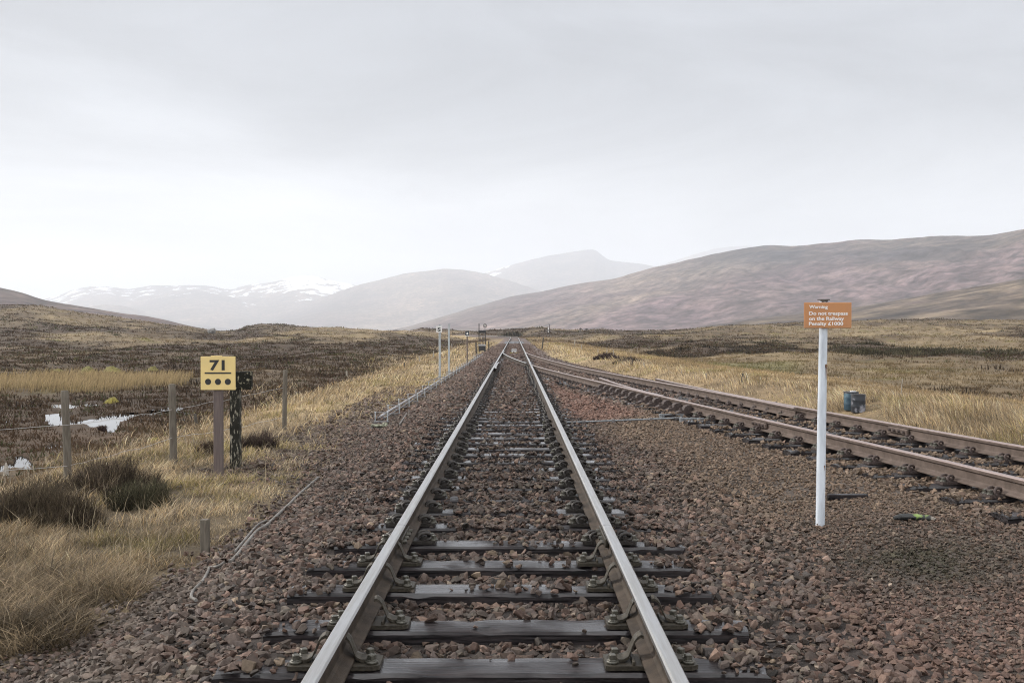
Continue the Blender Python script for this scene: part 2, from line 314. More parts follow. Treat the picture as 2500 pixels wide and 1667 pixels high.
# ---------------------------------------------------------------- noise
def _h(ix, iy, s):
    n = (ix.astype(np.int64)*374761393 + iy.astype(np.int64)*668265263 + s*974711) & 0x7fffffff
    n = ((n ^ (n >> 13))*1274126177) & 0x7fffffff
    return ((n ^ (n >> 16)) & 0xffff)/65535.0
def vnoise(x, y, s=0):
    ix = np.floor(x); iy = np.floor(y); fx = x-ix; fy = y-iy
    fx = fx*fx*(3-2*fx); fy = fy*fy*(3-2*fy)
    a = _h(ix, iy, s); b = _h(ix+1, iy, s); c = _h(ix, iy+1, s); d = _h(ix+1, iy+1, s)
    return (a+(b-a)*fx)*(1-fy)+(c+(d-c)*fx)*fy
def fbm(x, y, s=0, o=4):
    r = 0.0; a = 0.5; t = 0.0
    for i in range(o):
        r = r+a*vnoise(x, y, s+i*17); t += a; a *= 0.5; x = x*2.03+3.1; y = y*2.03-1.7
    return r/t-0.5                       # about -0.5..0.5
def sst(a, b, x):
    t = np.clip((x-a)/(b-a), 0, 1); return t*t*(3-2*t)

# ---------------------------------------------------------------- the lines of the tracks
CURVE_Y = 204.0
def track_x(y):
    y = np.asarray(y, dtype=float); return -0.08-np.where(y > CURVE_Y, (y-CURVE_Y)**2/640.0, 0.0)
_py = np.array([72, 69.0, 64.5, 58, 53.4, 46.1, 42.5, 37.9, 34.5, 29.9, 25.2, 20.3, 15.6, 12.2, 8.4])
_px = np.array([-.83, -.80, -.72, -.51, -.28, .25, .60, 1.04, 1.40, 1.83, 2.32, 2.88, 3.42, 3.81, 4.27])
_pf = np.polyfit(_py, _px, 4)
def siding_x(y):
    """x of the siding rail that lies nearer the running line"""
    y = np.asarray(y, dtype=float); yc = np.clip(y, 6, 66)
    v = np.polyval(_pf, yc)+(np.minimum(y, 6)-6)*-0.115
    far = np.asarray(track_x(y))-0.7525
    w = sst(58, 72, y); return np.where(y > 72, far, v*(1-w)+far*w)
def siding_dz(y): return 0.17*np.clip((38-np.asarray(y, dtype=float))/28, 0, 1)

# ---------------------------------------------------------------- the skyline of the moor
_sky = np.array([(-900, 700), (-500, 715), (-200, 738), (0, 756), (60, 755), (100, 757), (150, 765), (200, 772), (250, 777), (300, 783), (350, 788), (400, 795), (450, 800), (500, 806), (540, 810), (580, 808), (600, 800), (640, 795),
    (680, 795), (740, 800), (800, 803), (860, 805), (930, 808), (1000, 808), (1030, 803), (1060, 806), (1100, 808), (1160, 811), (1230, 807), (1270, 805), (1300, 802), (1325, 801), (1350, 806), (1400, 808), (1440, 808), (1470, 805), (1500, 809), (1560, 809),
    (1620, 807), (1700, 804), (1740, 799), (1800, 796), (1850, 796), (1960, 790), (2000, 788), (2100, 787), (2200, 785), (2300, 785), (2400, 786), (2500, 787), (2800, 780), (3500, 760)], dtype=float)
DSKY = 420.0
POOL_Z = -0.88
def px_plane(u, v, z):
    d = F*(EYE-z)/(v-V0); return ((u-U0)/F*d, d)
_k = 400/2091.0
POOLS_PX = [
    [(560, 560), (690, 548), (705, 640), (800, 660), (920, 690), (1200, 650), (1450, 610), (1660, 598), (1600, 655), (1480, 700), (1440, 820), (1385, 850), (1370, 760), (1250, 740), (1190, 785), (1100, 730), (920, 745), (680, 765), (590, 745), (640, 680), (600, 610)],
    [(640, 460), (800, 446), (960, 495), (900, 520), (760, 505), (680, 492)],
    [(-160, 1290), (0, 1262), (100, 1235), (220, 1200), (235, 1150), (195, 1125), (290, 1150), (280, 1210), (370, 1245), (350, 1275), (200, 1262), (60, 1290), (-160, 1320)],
    [(1900, 548), (1960, 508), (2050, 520), (2020, 550), (1940, 560)],
    [(2240, 895), (2300, 870), (2350, 888), (2320, 915)],
    [(640, 990), (700, 970), (690, 1000), (655, 1020)]]
POOLS = [[px_plane(x*_k, 900+y*_k, POOL_Z) for x, y in p] for p in POOLS_PX]
def poly_sd(x, y, P):
    """signed distance to a polygon (negative inside)"""
    n = len(P); d = np.full(x.shape, 1e9); ins = np.zeros(x.shape, bool)
    for i in range(n):
        ax, ay = P[i]; bx, by = P[(i+1) % n]; ex, ey = bx-ax, by-ay
        t = np.clip(((x-ax)*ex+(y-ay)*ey)/(ex*ex+ey*ey+1e-12), 0, 1)
        d = np.minimum(d, np.hypot(x-ax-t*ex, y-ay-t*ey))
        c = ((ay > y) != (by > y)) & (x < ex*(y-ay)/(ey+1e-12 if ey >= 0 else ey-1e-12)+ax)
        ins ^= c
    return np.where(ins, -d, d)
def pool_sd(x, y):
    r = np.full(np.shape(x), 9.0); near = (x < -3) & (x > -22) & (y > 10) & (y < 48)
    if near.any():
        xs, ys = x[near], y[near]; d = np.full(xs.shape, 9.0)
        for P in POOLS: d = np.minimum(d, poly_sd(xs, ys, P))
        r[near] = d
    return r
def ground_z(x, y):
    x = np.atleast_1d(np.asarray(x, dtype=float)); y = np.atleast_1d(np.asarray(y, dtype=float))
    D = np.hypot(x, y); t = x-track_x(y); s = x-(siding_x(y)+1.52); sz = siding_dz(y)
    bed = -0.070+0.041*sst(7.0, 8.4, y)-0.030*(sst(11.2, 12.2, y)-sst(17.5, 19, y))
    left = bed+(-0.30-bed)*sst(-1.62, -2.6, t)-0.06*sst(-2.6, -4.6, t)-0.50*sst(-5.2, -8.5, t)
    w_s = sst(1.6, np.maximum(siding_x(y)-track_x(y)-0.7, 1.9), t)
    right = bed+(sz-0.016*(1-sst(26, 32, y)))*w_s
    right = right+(-0.16-sz*0.5-bed*0.3)*sst(1.05, 2.1, s)+0.26*sst(2.0, 3.3, s)*(1-sst(60, 90, y)*0.6)-0.55*sst(4.5, 12, s)
    z = np.where(t < 0, left, right)
    off = np.maximum(sst(-2.7, -5.0, t), sst(2.2, 5.0, s))
    z = z+off*(fbm(x/1.3, y/1.3, 3, 3)*0.16*(1-0.3*sst(20, 60, D))+fbm(x/5, y/5, 5, 3)*0.30*sst(8, 25, D)*sst(0, 1, np.maximum(sst(-5, -7.5, t), sst(5, 9, s))))
    u = U0+F*np.tan(np.clip(np.arctan2(x, np.maximum(y, 1e-3)), -0.8, 0.8))
    zs = EYE+(V0-np.interp(u, _sky[:, 0], _sky[:, 1]))/F*DSKY
    tt = np.clip(t/14.0, -3, 3); start = 95+185*np.exp(-tt*tt)
    w = sst(start, DSKY, D)
    z = z*(1-w)+zs*w*1.0
    far = sst(60, 200, D)*(1-np.exp(-np.clip(t/9, -4, 4)**2)*(1-sst(262, 300, D)))
    z = z+far*(fbm(x/30, y/30, 21, 4)*1.8+fbm(x/9, y/9, 23, 3)*1.1*sst(80, 220, D))
    hag = sst(36, 75, D)*(1-sst(300, 400, D))*np.maximum(sst(-9, -14, t), sst(12, 18, s)); z = z+hag*((0.5-np.abs(fbm(x/13, y/16, 25, 3))*2.6)*0.85+fbm(x/5, y/5, 27, 2)*0.35)
    back = sst(DSKY+10, DSKY+170, D); z = z*(1-back)+(-6.0)*back
    sd = pool_sd(x, y)
    shore = fbm(x/0.5, y/0.5, 31, 3)*0.30-0.09
    z = np.where(sd+shore < 2.0, np.minimum(z, POOL_Z+0.045+np.maximum(sd+shore, 0)*0.22), z)
    z = np.where(sd+shore < 0, POOL_Z-0.10, z)
    return z
def gz(x, y): return float(ground_z(x, y)[0])
def on_ground(u, v):
    """where the sight line through a reference pixel meets the ground"""
    d = np.geomspace(3.0, 520, 6000); x = (u-U0)/F*d; z = EYE-(v-V0)/F*d
    g = ground_z(x, d); k = np.nonzero(z <= g)[0]
    i = k[0] if len(k) else int(np.argmin(z-g))
    return Vector((x[i], d[i], g[i]))

# ---------------------------------------------------------------- what grows where
STRAW = np.array((0.325, 0.245, 0.138)); HEATH = np.array((0.074, 0.048, 0.030)); BROWN = np.array((0.150, 0.104, 0.060)); MOSS = np.array((0.205, 0.180, 0.055)); GREEN = np.array((0.15, 0.16, 0.055))
# u0, u1, D0, D1, towards, strength      (bands of the moor)
BANDS = [(-400, 520, 40, 56, 'straw', .9), (500, 760, 34, 60, 'straw', 0.5), (-400, 700, 22.5, 38, 'heath', 0.75), (-400, 1000, 62, 150, 'heath', 0.65), (-300, 560, 210, 420, 'straw', 0.5), (-300, 60, 330, 430, 'heath', 1.0),
    (1560, 2700, 42, 76, 'straw', 0.55), (1720, 1950, 50, 62, 'green', 0.8), (1560, 2010, 84, 108, 'heath', 1.0), (2060, 2700, 78, 104, 'heath', 0.85), (2180, 2480, 108, 150, 'straw', 0.7), (1500, 2100, 115, 190, 'heath', 0.45),
    (1600, 2700, 200, 330, 'straw', 0.45), (1150, 1330, 285, 400, 'heath', 1.0), (1690, 2000, 385, 440, 'heath', 1.0), (2000, 2600, 370, 440, 'heath', 0.6), (560, 760, 380, 440, 'heath', 0.7), (620, 980, 200, 330, 'straw', 0.35), (1340, 1500, 200, 300, 'straw', 0.4)]
def cover(x, y):
    """colour of the vegetation and how much of it is heather"""
    D = np.hypot(x, y); t = x-track_x(y); s = x-(siding_x(y)+1.52)
    u = U0+F*x/np.maximum(y, 0.5)
    h = 0.60+3.0*fbm(x/17, y/40, 41, 3)+0.9*fbm(x/3.2, y/7, 43, 3)
    g = np.zeros_like(h)
    for u0, u1, d0, d1, k, st in BANDS:
        wu = (u1-u0)*0.12+20; wd = (d1-d0)*0.22; j = fbm(x/7, y/7, 51, 2)
        m = sst(u0-wu, u0+wu, u)*(1-sst(u1-wu, u1+wu, u))*sst(d0-wd, d0+wd, D+j*wd*2)*(1-sst(d1-wd, d1+wd, D+j*wd*2))*st
        if k == 'heath': h = h*(1-m)+(1.0+0.8*fbm(x/4, y/9, 61, 3))*m
        elif k == 'straw': h = h*(1-m)+(0.18+1.2*fbm(x/4, y/9, 63, 3))*m
        else: g = np.maximum(g, m); h = h*(1-m)+0.1*m
    lv = sst(-10.0, -4.5, t)*(1-sst(-2.2, -1.6, t))*sst(13, 19, y)*(1-sst(70, 160, y)); h = h*(1-lv)+(0.02+0.5*fbm(x/2, y/2, 65, 3))*lv
    ln = sst(-6.6, -4.9, t)*(1-sst(-2.2, -1.6, t))*(1-sst(13, 19, y)); h = h*(1-ln)+(0.15+0.7*fbm(x/1.5, y/1.5, 67, 3))*ln
    rv = sst(1.2, 2.4, s)*(1-sst(6, 13, s))*(1-sst(90, 150, y)); h = h*(1-rv)+(0.02+0.55*fbm(x/2, y/2, 66, 3))*rv
    h = np.clip(h, 0, 1)[..., None]; m = np.clip(0.55+1.8*fbm(x/6, y/13, 71, 3), 0, 1)[..., None]
    dry = STRAW*m+BROWN*(1-m)
    my = np.clip((fbm(x/2.6, y/2.6, 75, 3)-0.16)*7, 0, 0.75)[..., None]*(1-h); dry = dry*(1-my)+MOSS*my
    c = dry*(1-h)+HEATH*h; g = g[..., None]; c = c*(1-0.6*g)+GREEN*0.6*g
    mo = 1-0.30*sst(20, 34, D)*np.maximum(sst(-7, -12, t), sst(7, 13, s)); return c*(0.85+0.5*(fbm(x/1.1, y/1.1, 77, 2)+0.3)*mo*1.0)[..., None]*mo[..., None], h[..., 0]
def edge_l(y): return -2.52+0.42*fbm(np.asarray(y)/1.1, np.asarray(y)*0+0.3, 81, 3)-0.40*(1-sst(5.0, 9.0, y))-0.25*sst(12, 16, y)*(1-sst(20, 26, y))
def edge_r(y): return siding_x(y)+1.52+1.75+0.9*fbm(np.asarray(y)/2.2, np.asarray(y)*0+7.3, 83, 3)

# ---------------------------------------------------------------- ground sheet
def make_ground():
    az = np.concatenate([np.radians(np.linspace(-180, -36, 60)[:-1]), np.radians(np.linspace(-36, 36, 760)), np.radians(np.linspace(36, 180, 60)[1:])])
    rr = np.concatenate([[0.4, 1.2, 2.2], np.geomspace(3.0, 720, 560), np.geomspace(760, 13500, 26)])
    A, D = np.meshgrid(az, rr); x = D*np.sin(A); y = D*np.cos(A)
    z = ground_z(x.ravel(), y.ravel()).reshape(x.shape)
    V = np.stack([x, y, z], -1).reshape(-1, 3)
    na, nr = len(az), len(rr); i = (np.arange(nr-1)[:, None]*na+np.arange(na-1)[None, :]).ravel()
    Q = np.stack([i, i+1, i+na+1, i+na], -1)
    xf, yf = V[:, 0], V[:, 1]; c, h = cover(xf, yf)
    t = xf-track_x(yf)
    bal = sst(0, 0.35, xf-(track_x(yf)+edge_l(yf)+0.1))*(1-sst(-0.3, 0.25, xf-edge_r(yf)))
    finez = (sst(1.9, 2.6, t)*(1-sst(15, 20, yf)))[:, None]; stone = (np.array((0.034, 0.027, 0.024))*(1-finez)+np.array((0.075, 0.060, 0.050))*finez)*(0.9+0.9*fbm(xf/0.7, yf/0.7, 91, 4))[:, None]  # sheet under the stones darkened: shade of the gaps put into its colour
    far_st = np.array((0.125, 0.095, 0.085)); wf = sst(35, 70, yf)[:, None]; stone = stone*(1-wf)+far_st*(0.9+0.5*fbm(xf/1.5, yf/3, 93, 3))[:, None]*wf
    near = (1-sst(14, 26, np.hypot(xf, yf)))[:, None]; c = c*(1-0.62*near)                      # bare peat between the stems close by
    path = (sst(-4.2, -3.2, t)*(1-sst(-2.6, -2.2, t))*sst(13, 17, yf)*(1-sst(24, 34, yf))*np.clip(0.6+1.5*fbm(xf/0.6, yf/0.6, 95, 3), 0, 1))[:, None]
    c = c*(1-path)+np.array((0.13, 0.105, 0.085))*path
    c = c*(1-bal[:, None])+stone*bal[:, None]
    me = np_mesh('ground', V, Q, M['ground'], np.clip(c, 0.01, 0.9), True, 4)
    tag(link('ground', me), kind='structure')
make_ground()
for P in POOLS:
    xs = [p[0] for p in P]; ys = [p[1] for p in P]; cx, cy = sum(xs)/len(xs), sum(ys)/len(ys)
    b = MB(); n = 28
    b.add([(cx+(max(xs)-min(xs)+0.8)*0.5*math.cos(2*math.pi*k/n), cy+(max(ys)-min(ys)+1.4)*0.5*math.sin(2*math.pi*k/n), 0) for k in range(n)], [tuple(range(n))])
    tag(b.build('water', M['water'], None, (0, 0, POOL_Z)), kind='structure')

# ---------------------------------------------------------------- hills and mountains, each with its own distance and depth
def hill(name, crest, dist, colf, toe=0.72, rough=1.0, seed=0, n=260, rows=60, z0=-7.0, power=1.0):
    cr = np.array(crest, dtype=float); u = np.linspace(cr[0, 0], cr[-1, 0], n)
    v = np.interp(u, cr[:, 0], cr[:, 1])
    k = np.ones(5)/5; vp = np.convolve(np.pad(v, 2, 'edge'), k, 'valid')
    Dc = np.interp(u, [p[0] for p in dist], [p[1] for p in dist])
    zc = EYE+(V0-vp)/F*Dc
    zc = zc+fbm(u/60.0, u*0, seed, 4)*0.03*Dc*0.08*rough
    S = np.concatenate([np.linspace(0, 1, rows), 1+np.linspace(0, 1, 14)[1:]])
    V = []
    for s in S:
        if s <= 1: D = Dc*(toe+(1-toe)*s); f = s**power
        else: D = Dc*(1+0.13*(s-1)); f = 1-(s-1)**1.3
        x = (u-U0)/F*D; y = D
        H = np.maximum(zc-z0, 1.0); sc = Dc*0.055
        ns = fbm(x/sc+seed, y/sc*0.8, seed+5, 5)*0.30*H*min(s, 1)*(1-min(s, 1))*2.2*rough
        ns = ns-np.abs(fbm(x/(sc*0.45), y/(sc*1.2), seed+9, 4))*0.16*H*min(s, 1)*(1-min(s, 1)**3)*rough
        V.append(np.stack([x, y, z0+H*f+(ns if s <= 1 else 0)], -1))
    V = np.array(V); nr = len(S)
    i = (np.arange(nr-1)[:, None]*n+np.arange(n-1)[None, :]).ravel(); Q = np.stack([i, i+1, i+n+1, i+n], -1)
    s2 = np.repeat(S, n); u2 = np.tile(u, nr); V = V.reshape(-1, 3)
    c = colf(V[:, 0], V[:, 1], V[:, 2], np.minimum(s2, 1), u2)
    if c.shape[1] == 3: c = np.concatenate([c, np.zeros((len(c), 1))], 1)
    tag(link(name, np_mesh(name, V, Q, M['hill'], np.clip(c, 0.0, 0.9), True, 4)), kind='structure')
def heath_col(scale, dark=0.5, seed=0, purple=0.0, warm=1.0):
    def f(x, y, z, s, u):
        n = np.clip(0.5+2.0*fbm(x/scale, y/scale*0.6, seed, 5)+0.8*fbm(x/(scale*.2), y/(scale*.2), seed+3, 3), 0, 1)[:, None]
        a = np.array((0.172, 0.132, 0.100))*warm; b = np.array((0.060, 0.046, 0.043)); p = np.array((0.108, 0.069, 0.080))
        c = a*(1-n)+b*n
        m = np.clip(0.5+2.2*fbm(x/(scale*1.7), y/(scale*1.7), seed+7, 3), 0, 1)[:, None]*purple
        return c*(1-m)+p*m
    return f
hill('hill', [(-900, 640), (-500, 655), (-250, 672), (-80, 690), (0, 702), (50, 714), (100, 730), (150, 740), (200, 748), (250, 757), (300, 765), (350, 771), (400, 780), (450, 793), (500, 803), (560, 812)], [(-900, 1250), (600, 1150)], lambda x, y, z, s, u: heath_col(120, seed=101, purple=0.6)(x, y, z, s, u)*np.array((.72, .68, .64)), seed=1, toe=0.62, rough=0.5)
hill('hill', [(1580, 812), (1650, 805), (1740, 793), (1800, 785), (1845, 777), (1960, 765), (2074, 753), (2174, 736), (2289, 715), (2403, 697), (2500, 680), (2700, 650), (3100, 610), (3600, 580)], [(1500, 1250), (2500, 950), (3600, 900)], lambda x, y, z, s, u: heath_col(60, seed=111, purple=0.12)(x, y, z, s, u)*np.array((.62, .62, .56)), seed=2, toe=0.5, rough=0.6)
def e_col(x, y, z, s, u):
    c = heath_col(300, seed=121, purple=0.7)(x, y, z, s, u)*0.80
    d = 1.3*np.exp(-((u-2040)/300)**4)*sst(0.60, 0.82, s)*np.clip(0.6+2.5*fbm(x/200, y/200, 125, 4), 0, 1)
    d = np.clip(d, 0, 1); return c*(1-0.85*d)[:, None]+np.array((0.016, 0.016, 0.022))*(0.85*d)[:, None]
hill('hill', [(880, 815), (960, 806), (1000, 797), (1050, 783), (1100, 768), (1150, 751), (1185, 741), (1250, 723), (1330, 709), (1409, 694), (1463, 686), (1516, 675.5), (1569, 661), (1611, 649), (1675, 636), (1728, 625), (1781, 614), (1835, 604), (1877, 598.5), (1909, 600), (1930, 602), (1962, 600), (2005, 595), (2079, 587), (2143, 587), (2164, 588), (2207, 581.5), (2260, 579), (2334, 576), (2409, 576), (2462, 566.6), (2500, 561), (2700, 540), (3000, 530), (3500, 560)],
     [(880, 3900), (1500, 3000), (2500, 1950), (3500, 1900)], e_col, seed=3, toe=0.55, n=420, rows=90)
def snow_col(base, f):
    def g(x, y, z, s, u):
        c = base(x, y, z, s, u); return np.concatenate([c, np.clip(f(s, u), 0, 1)[:, None]], 1)
    return g
far = heath_col(700, seed=131, purple=0.3, warm=0.9)
hill('hill', [(120, 806), (205, 752), (228, 747), (255, 744), (298, 746), (340, 758), (372, 768), (425, 782), (505, 790), (558, 800), (640, 812)], [(100, 6500), (700, 6500)], far, seed=4, toe=0.8)
hill('mountain', [(520, 812), (627, 790), (691, 763), (797, 723), (871, 696), (930, 681), (988, 666.5), (1042, 661), (1090, 657), (1127, 658), (1159, 663), (1190, 670), (1260, 690), (1400, 740), (1600, 800)], [(500, 7600), (1600, 7600)], far, seed=5, toe=0.7)
hill('mountain', [(200, 806), (280, 738), (340, 728), (430, 712), (480, 708), (530, 713), (570, 726), (620, 745), (680, 765), (740, 790), (800, 808)], [(0, 8300), (900, 8300)], snow_col(far, lambda s, u: .52*sst(.6, 1, s)), seed=6, toe=0.75)
hill('mountain', [(20, 800), (106, 730), (143, 721), (181, 707), (223, 698), (266, 699), (319, 705), (372, 698), (425, 699), (462, 696), (510, 698), (537, 702), (563, 705), (611, 694), (664, 689), (707, 679), (744, 673), (771, 677), (818, 686), (861, 693), (920, 708), (1000, 740), (1100, 800)], [(0, 9300), (1100, 9300)], snow_col(far, lambda s, u: (.55+.22*np.exp(-((u-770)/70)**2)-.06*np.exp(-((u-420)/120)**2))*sst(.15, .85, s)), seed=7, toe=0.72, n=320, rows=80)
hill('mountain', [(1080, 745), (1140, 690), (1180, 668), (1201, 663), (1250, 647), (1292, 636), (1335, 625), (1383, 617), (1431, 609), (1452, 609), (1468, 620), (1484, 633), (1516, 638), (1547, 643), (1590, 650), (1680, 665), (1800, 720), (1900, 800)], [(1000, 10200), (1900, 10200)], snow_col(far, lambda s, u: (.34+.42*np.exp(-((u-1200)/45)**2))*sst(.7, 1, s)), seed=8, toe=0.75)
hill('mountain', [(1500, 760), (1590, 655), (1622, 646), (1654, 636), (1702, 620), (1744, 608), (1781, 601), (1830, 600), (1950, 640), (2100, 760)], [(1500, 11800), (2100, 11800)], snow_col(far, lambda s, u: .22*sst(.7, 1, s)), seed=9, toe=0.8)
# ---------------------------------------------------------------- haze over the moor
def make_haze():
    b = MB(); zt, zb = 1060.0, -9.0; b.box((0, 0, (zt+zb)/2), (29000, 29000, zt-zb))
    m = bpy.data.materials.new('pale_haze'); m.use_nodes = True; t = m.node_tree; t.nodes.clear()
    o = t.nodes.new('ShaderNodeOutputMaterial'); p = t.nodes.new('ShaderNodeVolumePrincipled')
    p.inputs['Color'].default_value = (0.875, 0.922, 1.0, 1); p.inputs['Density'].default_value = HAZE; p.inputs['Anisotropy'].default_value = 0.12
    t.links.new(p.outputs[0], o.inputs['Volume']); m.cycles.homogeneous_volume = True
    h = b.build('haze', m); tag(h, kind='stuff'); tag(h, 'pale haze lying over the moor and the mountains', 'haze')
HAZE = 1.65e-4
make_haze()

# ---------------------------------------------------------------- rails
_half = [(.070, 0), (.070, .011), (.022, .028), (.009, .042), (.009, .108), (.032, .121), (.035, .148), (.027, .1585)]
PROF = _half+[(-a, b) for a, b in reversed(_half)]
def rail_mb(pts, mats_top=(6, 7, 8), scale=None):
    """flat-bottomed rail swept along points; faces of the head get material 1"""
    b = MB(); n = len(PROF); P = [Vector(p) for p in pts]; vs = []
    for i, p in enumerate(P):
        t = P[min(i+1, len(P)-1)]-P[max(i-1, 0)]; t.z = 0; t.normalize(); nx = Vector((t.y, -t.x, 0)); k = 1.0 if scale is None else scale[i]
        vs += [p+nx*a*k+Vector((0, 0, h)) for a, h in PROF]
    o = len(b.v); b.v += [tuple(v) for v in vs]
    for i in range(len(P)-1):
        for k in range(n):
            k2 = (k+1) % n; b.f.append((i*n+k, i*n+k2, (i+1)*n+k2, (i+1)*n+k)); b.m.append(1 if k in mats_top else 0); b.s.append(False)
    b.f.append(tuple(range(n))); b.m.append(0); b.s.append(False)
    b.f.append(tuple(range((len(P)-1)*n, len(P)*n))[::-1]); b.m.append(0); b.s.append(False)
    return b
def local(pts):
    o = Vector(pts[0]); return [Vector(p)-o for p in pts], o
def rail(name, pts, label, mats, top=(6, 7, 8), scale=None, group=None):
    q, o = local(pts); r = rail_mb(q, top, scale).build(name, mats, None, o)
    return tag(r, label, 'rail', group)
RZ = 0.030
MAIN = [M['rail_rust'], M['steel']]; SIDE = [M['siding_rust'], M['siding_top']]
TOPL = (6, 7, 8, 9); JY = 7.24
far_y = list(np.linspace(0, 1, 60)**1.3*(286-JY-.004)+JY+.004)
for sgn, near_l, far_l in ((-1, 'short polished rail before the joint, on the milepost side', 'long polished rail beyond the joint on the milepost side, running to the bend'),
                           (1, 'short polished rail before the joint, on the warning sign side', 'long polished rail beyond the joint, crossed by the siding rail')):
    x0 = -0.08+sgn*0.7525
    rail('rail', [(x0, 1.2, RZ), (x0, 4, RZ), (x0, JY-.003, RZ)], near_l, MAIN, TOPL if sgn > 0 else TOPL)
    r2 = rail('rail', [(float(track_x(y))+sgn*0.7525, y, RZ) for y in far_y], far_l, MAIN, TOPL)
    for inner in (-1, 1):                       # fishplates with their bolts at the joint
        f = MB(); sx = -sgn if inner < 0 else sgn
        f.box((sx*0.0265, -.004, .076), (.026, .50, .062), .006)
        for k in range(4):
            f.tube([(sx*.038, -.19+.125*k, .076), (sx*.066, -.19+.125*k, .076)], .016, 6, 1, False)
        f.build('fishplate', [M['iron'], M['bolt']], r2, (0, 0, 0))
# crossing check rail and switch blades of the turnout
xl = -0.08-0.7525
rail('check_rail', [(xl+.125, 37.5, RZ), (xl+.075, 38.6, RZ), (xl+.075, 43.0, RZ), (xl+.115, 44.6, RZ)], 'short check rail with a flared bright end inside the running line by the crossing', MAIN, TOPL)
ys = np.linspace(69.5, 43.6, 30)
rail('switch_rail', [(float(siding_x(y))+(0.07 if y > 66 else 0.0), y, RZ) for y in ys], 'curved pale switch rail crossing from one running rail to the other beside the white box', MAIN, TOPL)
def side_pt(y, off=0.0): return (float(siding_x(y))+off, y, RZ+float(siding_dz(y)))
SJ = 14.35
ys = np.concatenate([np.linspace(41.9, SJ+.004, 40)])
sn = rail('rail', [side_pt(y) for y in ys], 'brown siding rail with rounded cast braces, from the crossing down to its fishplate joint', SIDE, TOPL)
rail('rail', [side_pt(y) for y in np.linspace(SJ-.004, 3.0, 14)], 'brown siding rail behind the foot of the trespass sign, with loop clips along it', SIDE, TOPL)
def stock_off(y): return 0.49*max(0.0, (y-16.0)/12.3)**1.6+0.0
G = 1.52
ys = np.linspace(70, 16.6, 60)
rail('switch_rail', [side_pt(y, G-0.15*max(0, (21.5-y)/4.9)**1.3) for y in ys], 'outer siding rail that ends in a square-cut open blade end near the blue drums', SIDE, TOPL)
FJ = 13.4
fo = rail('rail', [side_pt(y, G+stock_off(y)) for y in np.linspace(28.3, FJ+.004, 20)], 'outer brown trap rail that starts beside the grass verge and passes the open blade end', SIDE, TOPL)
rail('rail', [side_pt(y, G) for y in np.linspace(FJ-.004, 5.0, 12)], 'brown siding rail next to the grass verge, past the fishplate with four bolts', SIDE, TOPL)
rail('trap_rail', [side_pt(y, 0.072+0.45*max(0, (y-20.8)/8.0)**1.5) for y in np.linspace(20.0, 28.9, 16)], 'short brown rail lying between the siding rails and closing on one of them', SIDE, TOPL)
def fishplate(parent, y, off, sx):
    f = MB(); o = Vector(parent.location); p = Vector(side_pt(y, off))-o; q = Vector(side_pt(y+1, off))-Vector(side_pt(y, off)); a = math.atan2(-q.x, q.y); Mz = Matrix.Rotation(a, 3, 'Z')
    f.box(p, (0, 0, 0), 0)
    f.v = []; f.f = []; f.m = []; f.s = []
    f.box(p+Mz @ Vector((sx*.034, 0, .078)), (.044, .52, .074), .010, 0, Mz)
    for k in range(4):
        c = p+Mz @ Vector((sx*.056, -.19+.127*k, .078)); f.tube([c, c+Mz @ Vector((sx*.028, 0, 0))], .018, 6, 1, False)
    f.build('fishplate', [M['siding_rust'], M['rust_iron']], parent)
fishplate(sn, SJ, 0, -1); fishplate(fo, FJ, G, -1)

# ---------------------------------------------------------------- sleepers with their rail chairs
def timber_mesh(i, L=2.6, Wd=0.25, H=0.16):
    q = random.Random(100+i); bm = bmesh.new(); nx = 26
    ring = [(-Wd/2, -H), (Wd/2, -H), (Wd/2, -.018), (Wd/2-.02, -.003), (0.04, .001), (-.03, -.001), (-Wd/2+.02, -.003), (-Wd/2, -.018)]
    rows = []
    dents = [(q.uniform(-1.2, 1.2), q.choice([2, 3, 6, 7]), q.uniform(.004, .016)) for _ in range(14)]
    for k in range(nx+1):
        x = -L/2+L*k/nx; row = []
        for j, (y, z) in enumerate(ring):
            dz = sum(d*max(0, 1-abs(x-dx)/.09) for dx, dj, d in dents if dj == j); ex = 0 if 0 < k < nx else q.uniform(-.012, .012)
            row.append(bm.verts.new((x+ex, y+(q.uniform(-.004, .004) if z > -.1 else 0), z-dz-(.006 if k in (0, nx) and z > -.03 else 0))))
        rows.append(row)
    n = len(ring)
    for a, b2 in zip(rows, rows[1:]):
        for j in range(n): bm.faces.new((a[j], a[(j+1) % n], b2[(j+1) % n], b2[j]))
    bm.faces.new(rows[0]); bm.faces.new(rows[-1][::-1]); bmesh.ops.recalc_face_normals(bm, faces=bm.faces)
    me = bpy.data.meshes.new('timber'); bm.to_mesh(me); bm.free(); me.materials.append(M['timber']); return me
TIMBER = [timber_mesh(i) for i in range(7)]
def bolt_mesh():
    b = MB(); b.lathe([(0, .001), (.030, .001), (.030, .012), (.016, .014)], n=12, mi=0); b.box((0, 0, .028), (.032, .032, .030), .004); b.lathe([(.018, .012), (.024, .012), (.024, .018), (.0, .019)], n=8)
    return b.mesh('bolt', M['bolt'])
BOLT = bolt_mesh()
